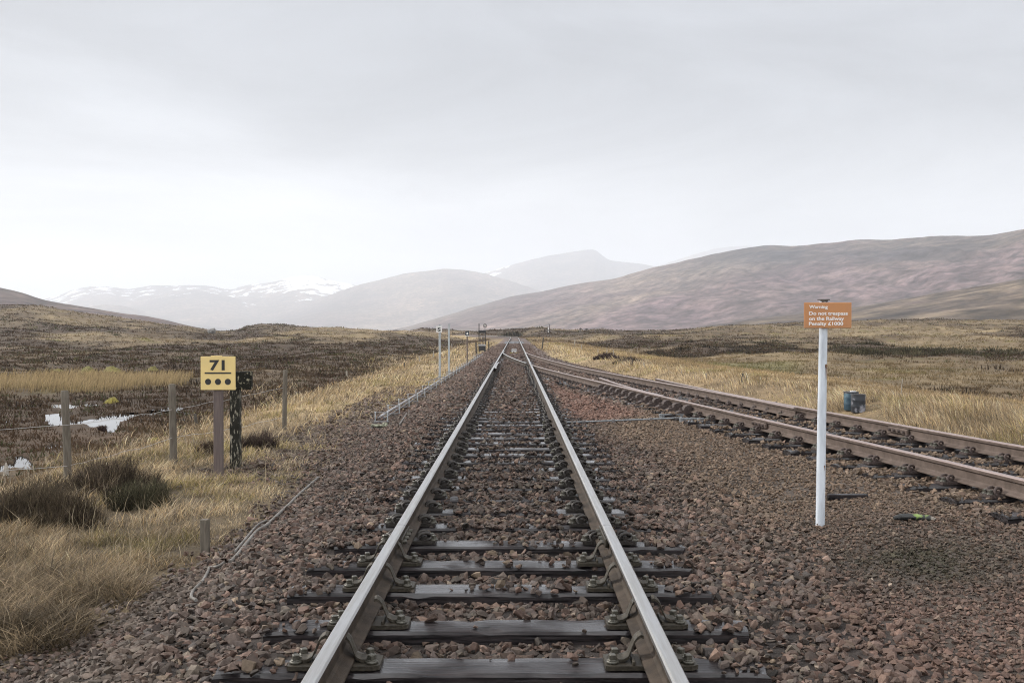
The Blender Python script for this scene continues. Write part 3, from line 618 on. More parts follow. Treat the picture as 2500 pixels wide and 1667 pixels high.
def leaf_clip_mesh():
    """flat spring leaf: rises from the plate and curls in under the rail head (rail towards -x)"""
    prof = [(.155, .004), (.128, .006), (.104, .018), (.090, .050), (.076, .088), (.060, .108), (.043, .118), (.030, .112)]
    b = MB(); vs = []; w = [.044, .048, .044, .038, .036, .036, .036, .034]; th = .015
    for (x, z), hw in zip(prof, w): vs += [(x, -hw, z), (x, 0, z+.006), (x, hw, z), (x, hw, z+th), (x, 0, z+th+.010), (x, -hw, z+th)]
    n = 6; fs = [(i*n+k, i*n+(k+1) % n, (i+1)*n+(k+1) % n, (i+1)*n+k) for i in range(len(prof)-1) for k in range(n)]
    fs += [tuple(range(n)), tuple(range(len(vs)-1, len(vs)-n-1, -1))]
    b.add(vs, fs); return b.mesh('spring_clip', M['iron'])
LEAF = leaf_clip_mesh()
def loop_clip_mesh(mt):
    """bent bar clip: two rounded loops bearing on the rail foot"""
    b = MB(); pts = []
    for k in range(23):
        a = k/22; th = a*2*math.pi*1.62
        pts.append((.118-.050*math.cos(th)*(1-.15*a)-.018*a, -.062+.124*a, .046+.030*math.sin(th)+.012*math.sin(a*math.pi)))
    b.tube(pts, .0125, 8); b.tube([(.115, -.03, .03), (.158, -.052, .040), (.172, -.03, .052), (.150, .0, .060), (.105, .02, .052)], .0115, 7)
    return b.mesh('loop_clip', mt)
LOOP = loop_clip_mesh(M['clip']); LOOP_R = loop_clip_mesh(M['rust_iron'])
def plate_mesh(kind):
    b = MB()
    if kind == 'leaf':
        b.prism([(-.215, -.085), (-.20, -.092), (.19, -.092), (.222, -.070), (.222, .070), (.19, .092), (-.20, .092), (-.215, .085)], 0.002, .024)
        b.box((-.082, 0, .034), (.014, .17, .020), .003); b.box((.082, 0, .034), (.014, .17, .020), .003)
    else:
        b.prism([(-.20, -.075), (.20, -.075), (.20, .075), (-.20, .075)], 0.002, .028)
        for s in (-1, 1):
            b.prism([(s*.076, .02), (s*.150, .02), (s*.142, .046), (s*.118, .062), (s*.092, .058), (s*.080, .040)], -.034, .034, 'y')
            b.tube([(s*.118, -.05, .044), (s*.118, .05, .044)], .020, 10)
    return b.mesh('rail_chair', M['iron'] if kind == 'leaf' else M['clip'])
PLATE = {k: plate_mesh(k) for k in ('leaf', 'loop')}
def far_chair_mesh(mt):
    b = MB(); b.box((0, 0, .013), (.38, .15, .022))
    for s in (-1, 1):
        b.tube([(s*.10, -.06, .03), (s*.125, -.045, .075), (s*.10, -.01, .05), (s*.135, .02, .078), (s*.10, .06, .03)], .014, 5)
        b.box((s*.175, .03, .045), (.034, .034, .05)); b.box((s*.175, -.03, .042), (.03, .03, .044))
    return b.mesh('rail_chair', mt)
FARCHAIR = far_chair_mesh(M['clip']); FARCHAIR_R = far_chair_mesh(M['rust_iron'])
def brace_mesh():
    """bulky cast brace holding the siding rail from outside (rail at x=0, brace towards -x)"""
    b = MB(); b.prism([(-.30, 0), (-.03, 0), (-.03, .125), (-.06, .150), (-.12, .148), (-.165, .120), (-.18, .07), (-.235, .055), (-.30, .03)], -.085, .085, 'y'); b.box((-.22, 0, .07), (.05, .05, .05), .006)
    b.prism([(-.34, 0), (.24, 0), (.24, .022), (-.34, .022)], -.10, .10, 'y'); return b.mesh('rail_brace', M['rust_iron'])
BRACE = brace_mesh()
def slide_mesh():
    b = MB(); b.box((0, 0, .02), (.34, .17, .036), .004); b.box((-.12, .02, .05), (.06, .08, .06), .01); b.box((.13, -.02, .05), (.05, .07, .07), .01); b.tube([(-.12, -.05, .05), (-.14, 0, .10), (-.10, .05, .05)], .014, 6)
    return b.mesh('rail_chair', M['rust_iron'])
SLIDE = slide_mesh()
def make_sleeper(kind, i):
    """kind: leaf / loop / far"""
    t = thing('sleeper', None, 'sleeper'); link('timber', TIMBER[i % 7], t)
    for s in (-1, 1):
        x = s*0.7525
        if kind == 'far': link('rail_chair', FARCHAIR, t, (x, 0, 0)); continue
        c = link('rail_chair', PLATE[kind], t, (x, 0, 0))
        for e in (-1, 1):
            k = link('spring_clip' if kind == 'leaf' else 'loop_clip', LEAF if kind == 'leaf' else LOOP, c, (0, 0, .022 if kind == 'leaf' else .0), 0 if e > 0 else math.pi)
            for yb in ((-.046, .046) if kind == 'leaf' else (-.03, .04)):
                link('bolt', BOLT, c, (e*(.168 if kind == 'leaf' else .172)+(.012 if yb < 0 else -.008)*e, yb, .024), R.uniform(0, 1))
    return t
ORD = 'first second third fourth fifth sixth seventh eighth ninth tenth eleventh twelfth thirteenth fourteenth fifteenth sixteenth seventeenth eighteenth nineteenth twentieth'.split()
NEAR_Y = [4.02, 4.76, 5.41, 6.18, 6.84, 7.50]
NOTE = ['wet sleeper partly out of the picture at the bottom edge of the photo', 'lowest whole sleeper in the photo, wet and dark with few stones on it', 'wet bluish sleeper with a scatter of stones along its top, one row behind the lowest',
        'dark purplish sleeper with a split edge, third row up from the bottom of the photo', 'wet black sleeper with a crack near its middle, just in front of the rail joint', 'lilac-grey sleeper right behind the rail joint, stones dotted over it']
SLEEPERS = []            # (y, how much of it the stones hide)
y = NEAR_Y[-1]; ys = list(NEAR_Y)
while y < 150: y += R.uniform(.655, .715); ys.append(y)
COVERS = [.0, .03, .03, .08, .05, .12, 1.1, .9, 1.3, 1.1, 1.2, 1.3, .55, .25, .30, .22, .25, .30, .35, .15, .15, .6, .8, .2, .55]
proto = {}
for i, y in enumerate(ys):
    cov = COVERS[i] if i < len(COVERS) else R.choice([.55, .8, .9, .95, .75, .4]); SLEEPERS.append((y, cov))
    rot = R.uniform(-.008, .008); xx = float(track_x(y))+R.uniform(-.04, .04)
    if i < 6: lab, grp = NOTE[i], 'sleepers of the running line'
    elif i < 20: lab, grp = '%s timber sleeper past the rail joint, %s' % (ORD[i-6], 'mostly buried in stones' if cov > .5 else 'its dark top showing between stones'), 'sleepers of the running line'
    elif y < 45: lab, grp = 'dark running line sleeper part hidden by stones, between rail joint and crossing', 'sleepers beyond the near stretch'
    else: lab, grp = 'tiny distant sleeper of the running line beyond the crossing', 'distant sleepers'
    if y < 45:
        k = 'leaf' if i < 5 else ('loop' if y < 17 else 'far')
        if k not in proto: proto[k] = o = make_sleeper(k, i); o.location = (xx, y, 0); o.rotation_euler = (0, 0, rot); o['label'] = lab; o['group'] = grp
        else:
            o = dup(proto[k], (xx, y, 0), rot, lab, grp)
            for ch in o.children:
                if ch.name.startswith('timber'): ch.data = TIMBER[(i*3+1) % 7]
    else:
        o = link('sleeper', TIMBER[i % 7], None, (xx, y, 0), rot); tag(o, lab, 'sleeper', grp)
# siding sleepers
SIDE_SL = []; sproto = {}; y = 7.2; i = 0
BR = (17.6, 25.6)
while y < 37.5:
    x = float(siding_x(y)); z = float(siding_dz(y)); sl = float(siding_x(y+.5)-siding_x(y-.5)); a = math.atan2(-sl, 1.0)
    a = -math.atan(sl)
    k = 'brace' if BR[0] < y < BR[1] else ('clip' if y < BR[0] else 'far')
    ctr = Vector((x, y, z))+Matrix.Rotation(a, 3, 'Z') @ Vector((.755, 0, 0)); SIDE_SL.append((y, x, z, a))
    if i < 9: lab, grp = 'loop-clipped siding sleeper with a dark end, %s counted from the photo edge' % ORD[i], 'siding sleepers'
    elif k == 'clip': lab, grp = 'half buried loop-clipped siding sleeper, %s counted from the photo edge' % ORD[min(i, 19)], 'siding sleepers'
    elif k == 'brace': lab, grp = 'siding sleeper carrying a rounded cast brace, in the row by the trap points', 'braced siding sleepers'
    else: lab, grp = 'siding sleeper nearly hidden by ballast between the trap points and the crossing', 'far siding sleepers'
    if k not in sproto:
        t = thing('sleeper', lab, 'sleeper', ctr, a, grp); sproto[k] = t; link('timber', TIMBER[2], t)
        for s in (-1, 1):
            xx = s*.755
            if k == 'clip':
                c = link('rail_chair', PLATE['loop'].copy(), t, (xx, 0, 0)); c.data.materials[0] = M['rust_iron']
                for e in (-1, 1):
                    link('loop_clip', LOOP_R, c, (0, 0, 0), 0 if e > 0 else math.pi)
                    for yb in (-.03, .04): link('bolt', BOLT, c, (e*.172, yb, .024), .3)
            elif k == 'brace': link('rail_brace' if s < 0 else 'rail_chair', BRACE if s < 0 else SLIDE, t, (xx, 0, 0))
            else: link('rail_chair', FARCHAIR_R, t, (xx, 0, 0))
    else: dup(sproto[k], ctr, a, lab, grp)
    y += R.uniform(.66, .74); i += 1

# ---------------------------------------------------------------- ballast
def stone_variants(n, npts, seed):
    q = random.Random(seed); r = []
    while len(r) < n:
        ax = (1.0, q.uniform(.62, .95), q.uniform(.42, .72)); pts = []
        for _ in range(npts):
            v = Vector((q.gauss(0, 1), q.gauss(0, 1), q.gauss(0, 1))).normalized(); m = max(abs(v.x), abs(v.y), abs(v.z)); v = v*(0.55/m+0.45)*q.uniform(.85, 1.05)
            pts.append((v.x*ax[0], v.y*ax[1], v.z*ax[2]))
        vs, fs = hull(pts)
        if all(len(f) == 3 for f in fs): r.append((np.array(vs), np.array(fs)))
    return r
V_NEAR = stone_variants(20, 13, 5); V_FAR = stone_variants(10, 8, 6)
PAL = np.array([(.165, .098, .078), (.150, .098, .080), (.125, .098, .085), (.120, .088, .078), (.135, .105, .100), (.195, .125, .095), (.205, .155, .105), (.085, .072, .064), (.060, .054, .050), (.105, .095, .098), (.155, .135, .112), (.235, .190, .150)])
PW = np.array([.17, .16, .14, .13, .09, .08, .05, .07, .04, .04, .05, .02]); PW = PW/PW.sum()
def scatter_stones(name, y0, y1, dens, r0, r1, variants, small=False):
    hw = 0.56; area = hw*(y1*y1-y0*y0)+1.2*(y1-y0); n = int(area*dens)
    y = np.sqrt(NR.uniform(y0*y0, y1*y1, n)); x = NR.uniform(-1, 1, n)*(hw*y+.6)
    t = x-track_x(y); sx = siding_x(y)
    dl = x-(track_x(y)+edge_l(y)); dr = edge_r(y)-x
    path = (dl < 0) & (dl > -1.7) & (y > 12) & (y < 34) & (NR.uniform(0, 1, n) < .42)
    keep = ((NR.uniform(-.25, .28, n) < dl) | path) & (NR.uniform(-.3, .3, n) < dr) & (x < np.where(y > 60, 2.6, 99)) & (t > -4.3)
    fine = sst(1.9, 2.6, t)*(1-sst(-.9, -.3, x-sx))*(1-sst(15, 20, y)); fine = np.maximum(fine, sst(.4, 1.0, x-sx-1.52))
    fine = np.maximum(fine, .75*sst(-2.0, -2.6, t)*sst(9, 5, y))
    if small: keep &= NR.uniform(0, 1, n) < fine
    else: keep &= NR.uniform(0, 1, n) > fine*.88
    x, y, t, fine = x[keep], y[keep], t[keep], fine[keep]; n = len(x)
    r = NR.uniform(r0, r1, n)*(1-.30*fine)*NR.choice([1, 1, .9, 1.3, .65, .5], n)
    z = ground_z(x, y)+r*NR.uniform(.05, .55, n)
    drop = np.zeros(n, bool)
    # the sleepers: some stones lie on them, the rest keep clear
    for sy, cov in SLEEPERS:
        if sy < y0-1 or sy > y1+1 or sy > 60: continue
        m = (np.abs(y-sy) < .125+r*.55) & (np.abs(t) < 1.30+r*.5); onr = (np.abs(np.abs(t)-.7525) < .30)
        pat = np.clip(cov+1.3*fbm(x*1.7+sy*3, y*0+sy, 201, 3)*(1 if .05 < cov else 0), 0, 1)*1.0
        pat = np.where(t < -.95, np.maximum(pat, .85 if sy > 6.0 else .60), np.where(t > .98, np.maximum(pat, .50), pat))
        go = m & ((NR.uniform(0, 1, n) > pat) | (onr & (NR.uniform(0, 1, n) < .85))); drop |= go
        st = m & ~go; z[st] = np.maximum(z[st], r[st]*.34)
    for sy, px_, pz, a in SIDE_SL:
        if sy < y0-2 or sy > y1+2: continue
        lx = (x-px_)*math.cos(a)+(y-sy)*math.sin(a); ly = -(x-px_)*math.sin(a)+(y-sy)*math.cos(a)
        m = (np.abs(ly) < .125+r*.5) & (lx > -.55) & (lx < 2.05); onr = (np.abs(lx) < .30) | (np.abs(lx-1.51) < .3)
        pat = np.clip(.56+1.6*fbm(x*2, y*2, 203, 2), 0, 1); go = m & ((NR.uniform(0, 1, n) > pat) | (onr & (NR.uniform(0, 1, n) < .8))); drop |= go
        st = m & ~go; z[st] = np.maximum(z[st], pz+r[st]*.35)
    for rx, rz in ((track_x(y)-.7525, 0), (track_x(y)+.7525, 0), (siding_x(y), 1), (siding_x(y)+1.52, 1)):
        d = np.abs(x-rx); base = siding_dz(y)*rz
        if y0 < 45: drop |= (d < .075+r*.6) & (z+r*.6 > base+.02) & ((rz == 0) | (y < 66))
        z = np.where((d < .22) & (y < 66), np.minimum(z, base-.01+NR.uniform(-.02, .02, n)), z)
    k = ~drop; x, y, z, r, t, fine = x[k], y[k], z[k], r[k], t[k], fine[k]; n = len(x)
    # colour of each stone: the quarry mix, redder in the fresh heap, tanner in the trodden gravel, oily between the rails
    c = PAL[NR.choice(len(PAL), n, p=PW)]*np.exp(NR.normal(0, .30, (n, 1))); lum = c.mean(1, keepdims=True); c = c*.62+lum*np.array((1.07, 1.0, .90))*.38
    tan = (sst(1.3, 2.4, t+1.6*fbm(x/2, y/2, 211, 3))*sst(6.5, 9.5, y)*(1-sst(17, 21, y)))[:, None]*.52; c = c*(1-tan)+np.array((.270, .208, .148))*NR.uniform(.45, 1.4, (n, 1))*tan
    red = (sst(.95, 1.3, t)*(1-sst(-1.0, -.55, x-siding_x(y)))*sst(17.6, 18.6, y)*(1-sst(26, 34, y)))[:, None]*.55; c = c*(1-red)+np.array((.270, .162, .132))*NR.uniform(.7, 1.3, (n, 1))*red
    grey = (sst(.25, .5, fbm(x/1.2, y/1.2, 213, 3)+.28*sst(-1.1, -2.2, t))*.7)[:, None]; c = c*(1-grey)+np.array((.130, .112, .096))*NR.uniform(.6, 1.4, (n, 1))*grey
    oil = (np.exp(-((np.abs(t)-.70)/.30)**2)*.50*sst(4, 8, y)+.30*np.exp(-(t/.8)**4))[:, None]; c = c*(1-oil)+c*.42*oil
    pk = (sst(1.5, 2.1, t)*(1-sst(5.6, 6.6, y)))[:, None]*.45; c = c*(1-pk)+np.array((.215, .142, .118))*NR.uniform(.5, 1.4, (n, 1))*pk
    damp = (np.clip(np.exp(-(((x-2.85)/.62)**2+((y-6.75)/.60)**2)*1.2)*(1.0+1.6*fbm(x/.35, y/.35, 221, 3)), 0, 1)*.8)[:, None]; c = c*(1-damp)+np.array((.040, .042, .026))*NR.uniform(.5, 1.7, (n, 1))*damp
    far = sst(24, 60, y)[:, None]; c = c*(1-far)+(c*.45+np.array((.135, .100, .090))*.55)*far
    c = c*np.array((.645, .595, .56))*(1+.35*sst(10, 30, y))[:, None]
    # rotate, scale and join
    ax = NR.uniform(0, 2*np.pi, n); tilt = NR.normal(0, .42, n); tl2 = NR.normal(0, .42, n)
    ca, sa, ct, s_t, cu, su = np.cos(ax), np.sin(ax), np.cos(tilt), np.sin(tilt), np.cos(tl2), np.sin(tl2)
    vid = NR.integers(0, len(variants), n); VV = []; TT = []; CC = []; o = 0
    for vi, (vs, fs) in enumerate(variants):
        s = np.nonzero(vid == vi)[0]
        if len(s) == 0: continue
        p = vs[None]*r[s][:, None, None]*np.stack([np.ones(len(s)), np.ones(len(s)), NR.uniform(.75, 1.15, len(s))], -1)[:, None]
        X, Y, Z = p[..., 0], p[..., 1], p[..., 2]
        Y, Z = Y*ct[s][:, None]-Z*s_t[s][:, None], Y*s_t[s][:, None]+Z*ct[s][:, None]
        X, Z = X*cu[s][:, None]+Z*su[s][:, None], -X*su[s][:, None]+Z*cu[s][:, None]
        X, Y = X*ca[s][:, None]-Y*sa[s][:, None], X*sa[s][:, None]+Y*ca[s][:, None]
        p = np.stack([X+x[s][:, None], Y+y[s][:, None], Z+z[s][:, None]], -1); nv = len(vs)
        VV.append(p.reshape(-1, 3)); TT.append((fs[None]+(o+np.arange(len(s))*nv)[:, None, None]).reshape(-1, 3)); CC.append(np.repeat(c[s], nv, 0)); o += nv*len(s)
    return np.concatenate(VV), np.concatenate(TT), np.concatenate(CC)
parts = [scatter_stones('a', 3.7, 9.0, 860, .018, .037, V_NEAR), scatter_stones('b', 3.7, 9.0, 2100, .015, .030, V_FAR, True),
         scatter_stones('c', 9.0, 20.0, 640, .020, .039, V_FAR), scatter_stones('d', 9.0, 20.0, 760, .019, .036, V_FAR, True),
         scatter_stones('e', 20.0, 46.0, 230, .032, .058, V_FAR), scatter_stones('f', 20.0, 46.0, 130, .03, .05, V_FAR, True), scatter_stones('g', 46.0, 120.0, 34, .06, .10, V_FAR)]
o = 0; TT = []
for v, t_, c in parts: TT.append(t_+o); o += len(v)
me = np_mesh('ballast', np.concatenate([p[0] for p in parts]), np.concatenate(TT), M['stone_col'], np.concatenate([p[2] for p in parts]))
tag(link('ballast', me), 'crushed reddish brown stone ballast round the tracks', 'ballast', kind='stuff')

# ---------------------------------------------------------------- grass and heather
def blades(x, y, z, h, lean, ldir, w, c, c_tip=1.25):
    """curved tapering blades; returns vertices, triangles, colours"""
    n = len(x); dx, dy = np.cos(ldir)*lean*h, np.sin(ldir)*lean*h; hh = h*np.sqrt(np.maximum(1-np.minimum(lean, .98)**2, .03))
    a = NR.uniform(0, np.pi, n); wx, wy = np.cos(a)*w/2, np.sin(a)*w/2; V = np.empty((n, 5, 3), np.float32)
    V[:, 0] = np.stack([x-wx, y-wy, z], -1); V[:, 1] = np.stack([x+wx, y+wy, z], -1)
    mx, my, mz = x+dx*.36, y+dy*.36, z+hh*.62
    V[:, 2] = np.stack([mx-wx*.8, my-wy*.8, mz], -1); V[:, 3] = np.stack([mx+wx*.8, my+wy*.8, mz], -1)
    V[:, 4] = np.stack([x+dx, y+dy, z+hh], -1)
    T = np.array([[0, 1, 3], [0, 3, 2], [2, 3, 4]])[None]+(np.arange(n)*5)[:, None, None]
    C = np.repeat(c[:, None, :], 5, 1)*np.array([.62, .62, 1.0, 1.0, c_tip])[None, :, None]  # roots darkened: shade among the blades put into their colour
    return V.reshape(-1, 3), T.reshape(-1, 3), C.reshape(-1, 3)
def join(parts):
    o = 0; T = []
    for v, t, c in parts: T.append(t+o); o += len(v)
    return np.concatenate([p[0] for p in parts]), np.concatenate(T), np.concatenate([p[2] for p in parts])
def tufts(x, y, nb, hgt, spread, leanr, wmul, c, up=False, wind=None, cj=.25):
    """nb blades fanned out from each tuft centre"""
    n = len(x); X = np.repeat(x, nb); Y = np.repeat(y, nb); hh = np.repeat(hgt, nb); C = np.repeat(c, nb, 0); m = len(X)
    a = NR.uniform(0, 2*np.pi, m); q = np.sqrt(NR.uniform(0, 1, m)); sp = np.repeat(spread, nb)
    X = X+np.cos(a)*q*sp; Y = Y+np.sin(a)*q*sp; lean = NR.uniform(leanr[0], leanr[1], m)*(.4+.6*q); d = a+NR.normal(0, .5, m)
    if wind is not None: d = np.where(NR.uniform(0, 1, m) < wind[1], wind[0]+NR.normal(0, .45, m), d)
    D = np.hypot(X, Y); h = hh*NR.uniform(.5, 1.15, m)*(1-.35*q)
    w = np.maximum(.0045, D*.00042)*wmul*NR.uniform(.6, 1.4, m)
    return blades(X, Y, ground_z(X, Y)-.02, h, lean, d, w, C*NR.uniform(1-cj, 1+cj, (m, 1)))
def wedge(n, y0, y1, u0, u1, logd=False):
    y = np.exp(NR.uniform(np.log(y0), np.log(y1), n)) if logd else np.sqrt(NR.uniform(y0*y0, y1*y1, n)); u = NR.uniform(u0, u1, n); return (u-U0)/F*y, y
def dry_col(x, y, sc=1.0):
    n = len(x); m = np.clip(.5+1.9*fbm(x/.7, y/.7, 301, 3), 0, 1); q = np.clip((fbm(x/1.1, y/1.1, 303, 3)-.05)*7, 0, 1); r = NR.uniform(0, 1, n)
    kinds = np.array([(.395, .312, .200), (.225, .187, .140), (.095, .074, .050), (.235, .195, .085), (.310, .220, .120)])
    k = np.where(r < .30+.25*m, 0, np.where(r < .60+.12*m, 1, np.where(r < .80, 2, 4))); k = np.where(NR.uniform(0, 1, n) < q*.55, 3, k)
    return kinds[k]*np.exp(NR.normal(-.05, .33, (n, 1)))*sc
GR = []
# swept verge between the ballast and the wire fence
for (y0, y1, n, hmin, hmax, ua, ub) in ((5.0, 9.5, 62000, .03, .13, -60, 640), (9.5, 17, 80000, .035, .13, -60, 860), (17, 46, 56000, .06, .20, 100, 1110), (46, 160, 28000, .10, .27, 850, 1245)):
    x, y = wedge(n, y0, y1, ua, ub); t = x-track_x(y); _, h = cover(x, y)
    k = (.5+2.2*fbm(x/.45, y/.45, 305, 3) > NR.uniform(-.1, .5, n)) & (x < track_x(y)+edge_l(y)+NR.uniform(-.55, .12, n)) & (t > np.where(y < 17, -7.2, -11.5)) & (h < NR.uniform(.25, .95, n))
    pth = (t > -4.0) & (t < -2.2) & (y > 13) & (y < 30) & (NR.uniform(0, 1, n) < .62-.3*sst(20, 30, y)); k &= ~pth
    x, y, t = x[k], y[k], t[k]; n = len(x); edge = sst(-2.3, -3.6, t-(edge_l(y)+2.5))
    cl_ = np.clip(.5+2.2*fbm(x/.45, y/.45, 305, 3), .1, 1.2); hh = NR.uniform(hmin, hmax, n)*(.45+.75*edge)*(.35+1.25*cl_)
    wd = 2.6*fbm(x/1.3, y/1.3, 307, 3)*2+.3
    GR.append(blades(x, y, ground_z(x, y)-.01, hh, NR.uniform(.45, .99, n), wd+NR.normal(0, 1.25, n), np.maximum(.0055, y*.00054)*NR.uniform(.6, 1.4, n), dry_col(x, y, np.where(y < 9.5, .76, 1.18)[:, None])*(.58+.66*cl_)[:, None]))
# big swept tussocks in the near corner
for cx, cy, rad, n in ((-3.5, 6.5, .55, 2600), (-3.05, 6.1, .4, 1700), (-4.1, 7.0, .6, 2500), (-3.45, 7.35, .45, 1500), (-2.95, 7.1, .3, 900), (-3.9, 6.1, .5, 2000), (-4.5, 8.2, .5, 1600)):
    a = NR.uniform(0, 2*np.pi, n); q = np.sqrt(NR.uniform(0, 1, n))*rad; x = cx+np.cos(a)*q; y = cy+np.sin(a)*q
    GR.append(blades(x, y, ground_z(x, y), NR.uniform(.10, .34, n), NR.uniform(.7, .995, n), a*.8+NR.normal(0, 1.3, n), NR.uniform(.004, .009, n), np.array((.185, .142, .092))*np.exp(NR.normal(-.1, .45, (n, 1)))*(.40+.95*np.clip(.5+2.4*fbm(x/.28, y/.28, 331, 3), 0, 1))[:, None]))
DRUM = on_ground(2084, 1003)
# single pale stems standing out of the verge
x, y = wedge(900, 5.0, 16, -60, 760); t = x-track_x(y); k = (x < track_x(y)+edge_l(y)-.1) & (t > -7); x, y = x[k], y[k]; n = len(x)
GR.append(blades(x, y, ground_z(x, y), NR.uniform(.15, .42, n), NR.uniform(.1, .9, n), NR.uniform(0, 6.3, n), NR.uniform(.003, .0055, n), np.array((.50, .42, .29))*NR.uniform(.35, 1.15, (n, 1))))
# tall pale grass on the bank beyond the siding
for (y0, y1, n, hm, ua, ub) in ((9, 22, 52000, .35, 1750, 2560), (22, 48, 54000, .33, 1450, 2560), (48, 110, 34000, .40, 1262, 2000)):
    x, y = wedge(n, y0, y1, ua, ub); s = x-(siding_x(y)+1.52); _, h = cover(x, y); lo = edge_r(y)-siding_x(y)-1.52
    tall = 1-sst(1.6, 3.4, s-lo+1.6*fbm(x/3, y/3, 319, 3)); k = (s > lo-.15+NR.uniform(0, .7, n)) & (s < np.where(y < 22, 9, 11)+NR.uniform(-3, 3, n)) & (h < NR.uniform(.15, .8, n)); k &= (tall > NR.uniform(0, .9, n)) | (NR.uniform(0, 1, n) < .35)
    dxp, dyp = x-DRUM[0]*y/DRUM[1], y-DRUM[1]; low_ = np.where((np.abs(dxp) < .6) & (dyp > -2.6) & (dyp < .25), .16, 1.0)[k]; tall = tall[k]; x, y, s, lo = x[k], y[k], s[k], lo[k]; n = len(x)
    ramp_ = sst(0, 1.3, s-lo); hh = hm*NR.uniform(.35, 1.0, n)*(.30+.70*ramp_)*(.45+1.1*np.clip(fbm(x/1.1, y/1.6, 311, 3)+.5, 0, 1))
    cq = np.clip(.5+2.0*fbm(x/.55, y/.8, 317, 3), 0, 1.1); hh = hh*(.55+.75*cq)*(.28+.72*tall)*low_; c = dry_col(x, y, 1.12)*(.60+.62*cq)[:, None]; drk = ((1-ramp_)*np.clip(.4+1.5*fbm(x/.8, y/.8, 313, 2), 0, 1))[:, None]; c = c*(.74+.72*tall)[:, None]*(1-drk)+np.array((.075, .062, .042))*drk
    GR.append(blades(x, y, ground_z(x, y)-.02, hh, NR.uniform(.25, .88, n), np.pi+NR.normal(0, .7, n)+3.0*fbm(x/1.2, y/1.6, 315, 2), np.maximum(.004, y*.00044)*NR.uniform(.6, 1.3, n), c))
# straw tufts and tussocks over the moor
def moor_points(n, y0, y1, logd=True):
    x, y = wedge(n, y0, y1, -90, 2590, logd); t = x-track_x(y); s = x-(siding_x(y)+1.52)
    k = ((t < -5.2) | (s > np.where(y < 90, 3.5, 1.6))) & (pool_sd(x, y) > .06)
    for dy, pr in ((.4, .95), (.9, .92), (1.5, .85), (2.2, .6)): k &= ~((t < -3) & (y < 34) & (y > 10) & (pool_sd(x*(1+dy/y), y+dy) < .0) & (NR.uniform(0, 1, n) < pr))
    return x[k], y[k]
for (y0, y1, n, nb, s0) in ((10, 40, 9000, 11, .15), (40, 130, 15000, 8, .0), (130, 430, 17000, 6, .0)):
    x, y = moor_points(n, y0, y1); c, h = cover(x, y); k = h < NR.uniform(.30, .62, len(x)); x, y, c = x[k], y[k], c[k]; n = len(x)
    size = (.13+.0022*y)*NR.uniform(.6, 1.5, n)
    GR.append(tufts(x, y, nb, np.minimum(size*1.05, .16+.0011*y)*NR.uniform(.7, 1.3, n), size*1.1, (.45, .97), 1.5, c*1.12*NR.uniform(.8, 1.25, (n, 1)), wind=(0.4, .3)))
# rushes in a pale belt
x, y = wedge(9000, 38, 54, -60, 500); _, h = cover(x, y); k = h < .55; x, y = x[k], y[k]; n = len(x)
GR.append(blades(x, y, ground_z(x, y)-.02, NR.uniform(.25, .62, n), NR.uniform(.1, .5, n), NR.normal(.3, .7, n), np.full(n, .022), np.array((.31, .235, .128))*NR.uniform(.7, 1.25, (n, 1))))
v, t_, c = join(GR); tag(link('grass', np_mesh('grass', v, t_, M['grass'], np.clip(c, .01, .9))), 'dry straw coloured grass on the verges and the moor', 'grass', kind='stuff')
HE = []
for (y0, y1, n, nb) in ((10, 40, 12000, 13), (40, 130, 17000, 9), (130, 430, 19000, 7)):
    x, y = moor_points(n, y0, y1); c, h = cover(x, y); k = h > NR.uniform(.42, .74, len(x)); x, y, c = x[k], y[k], c[k]; n = len(x)
    size = (.12+.0026*y)*NR.uniform(.6, 1.6, n)
    cc = c*.72+HEATH*.34*NR.uniform(.5, 1.6, (n, 1)); gr = (NR.uniform(0, 1, n) < .12)[:, None]; cc = np.where(gr, np.array((.060, .062, .030)), cc)
    HE.append(tufts(x, y, nb, np.minimum(size*.85, .14+.0010*y)*NR.uniform(.6, 1.4, n), size*1.15, (.35, .95), 2.2, cc))
def clumps(n, y0, y1, u0, u1, hr, sr, nb, c, need, dest, lean=(.3, .95)):
    x, y = wedge(n, y0, y1, u0, u1, True); t = x-track_x(y); s = x-(siding_x(y)+1.52); _, h = cover(x, y)
    k = ((t < -8) | (s > 9)) & (pool_sd(x, y) > .7) & (pool_sd(x*(1+1.2/y), y+1.2) > 0) & ((h > .5) if need else (h < .55)); x, y = x[k], y[k]; n = len(x)
    dest.append(tufts(x, y, nb, NR.uniform(*hr, n), NR.uniform(*sr, n), lean, 2.0, np.array(c)*np.exp(NR.normal(0, .25, (n, 1))), cj=.4))
clumps(300, 74, 128, 2030, 2590, (.22, .75), (.4, 1.4), 44, (.052, .046, .027), True, HE)
clumps(200, 78, 122, 1540, 2060, (.15, .45), (.5, 1.2), 36, (.042, .034, .024), True, HE)
clumps(1500, 24, 330, -90, 2590, (.16, .42), (.5, 1.7), 30, (.044, .031, .021), True, HE)
clumps(500, 60, 330, -90, 2590, (.16, .36), (.5, 1.5), 30, (.075, .072, .032), True, HE)
v, t_, c = join(HE); tag(link('heather', np_mesh('heather', v, t_, M['heather'], np.clip(c, .01, .9))), 'dark brown heather covering the moor', 'heather', kind='stuff')
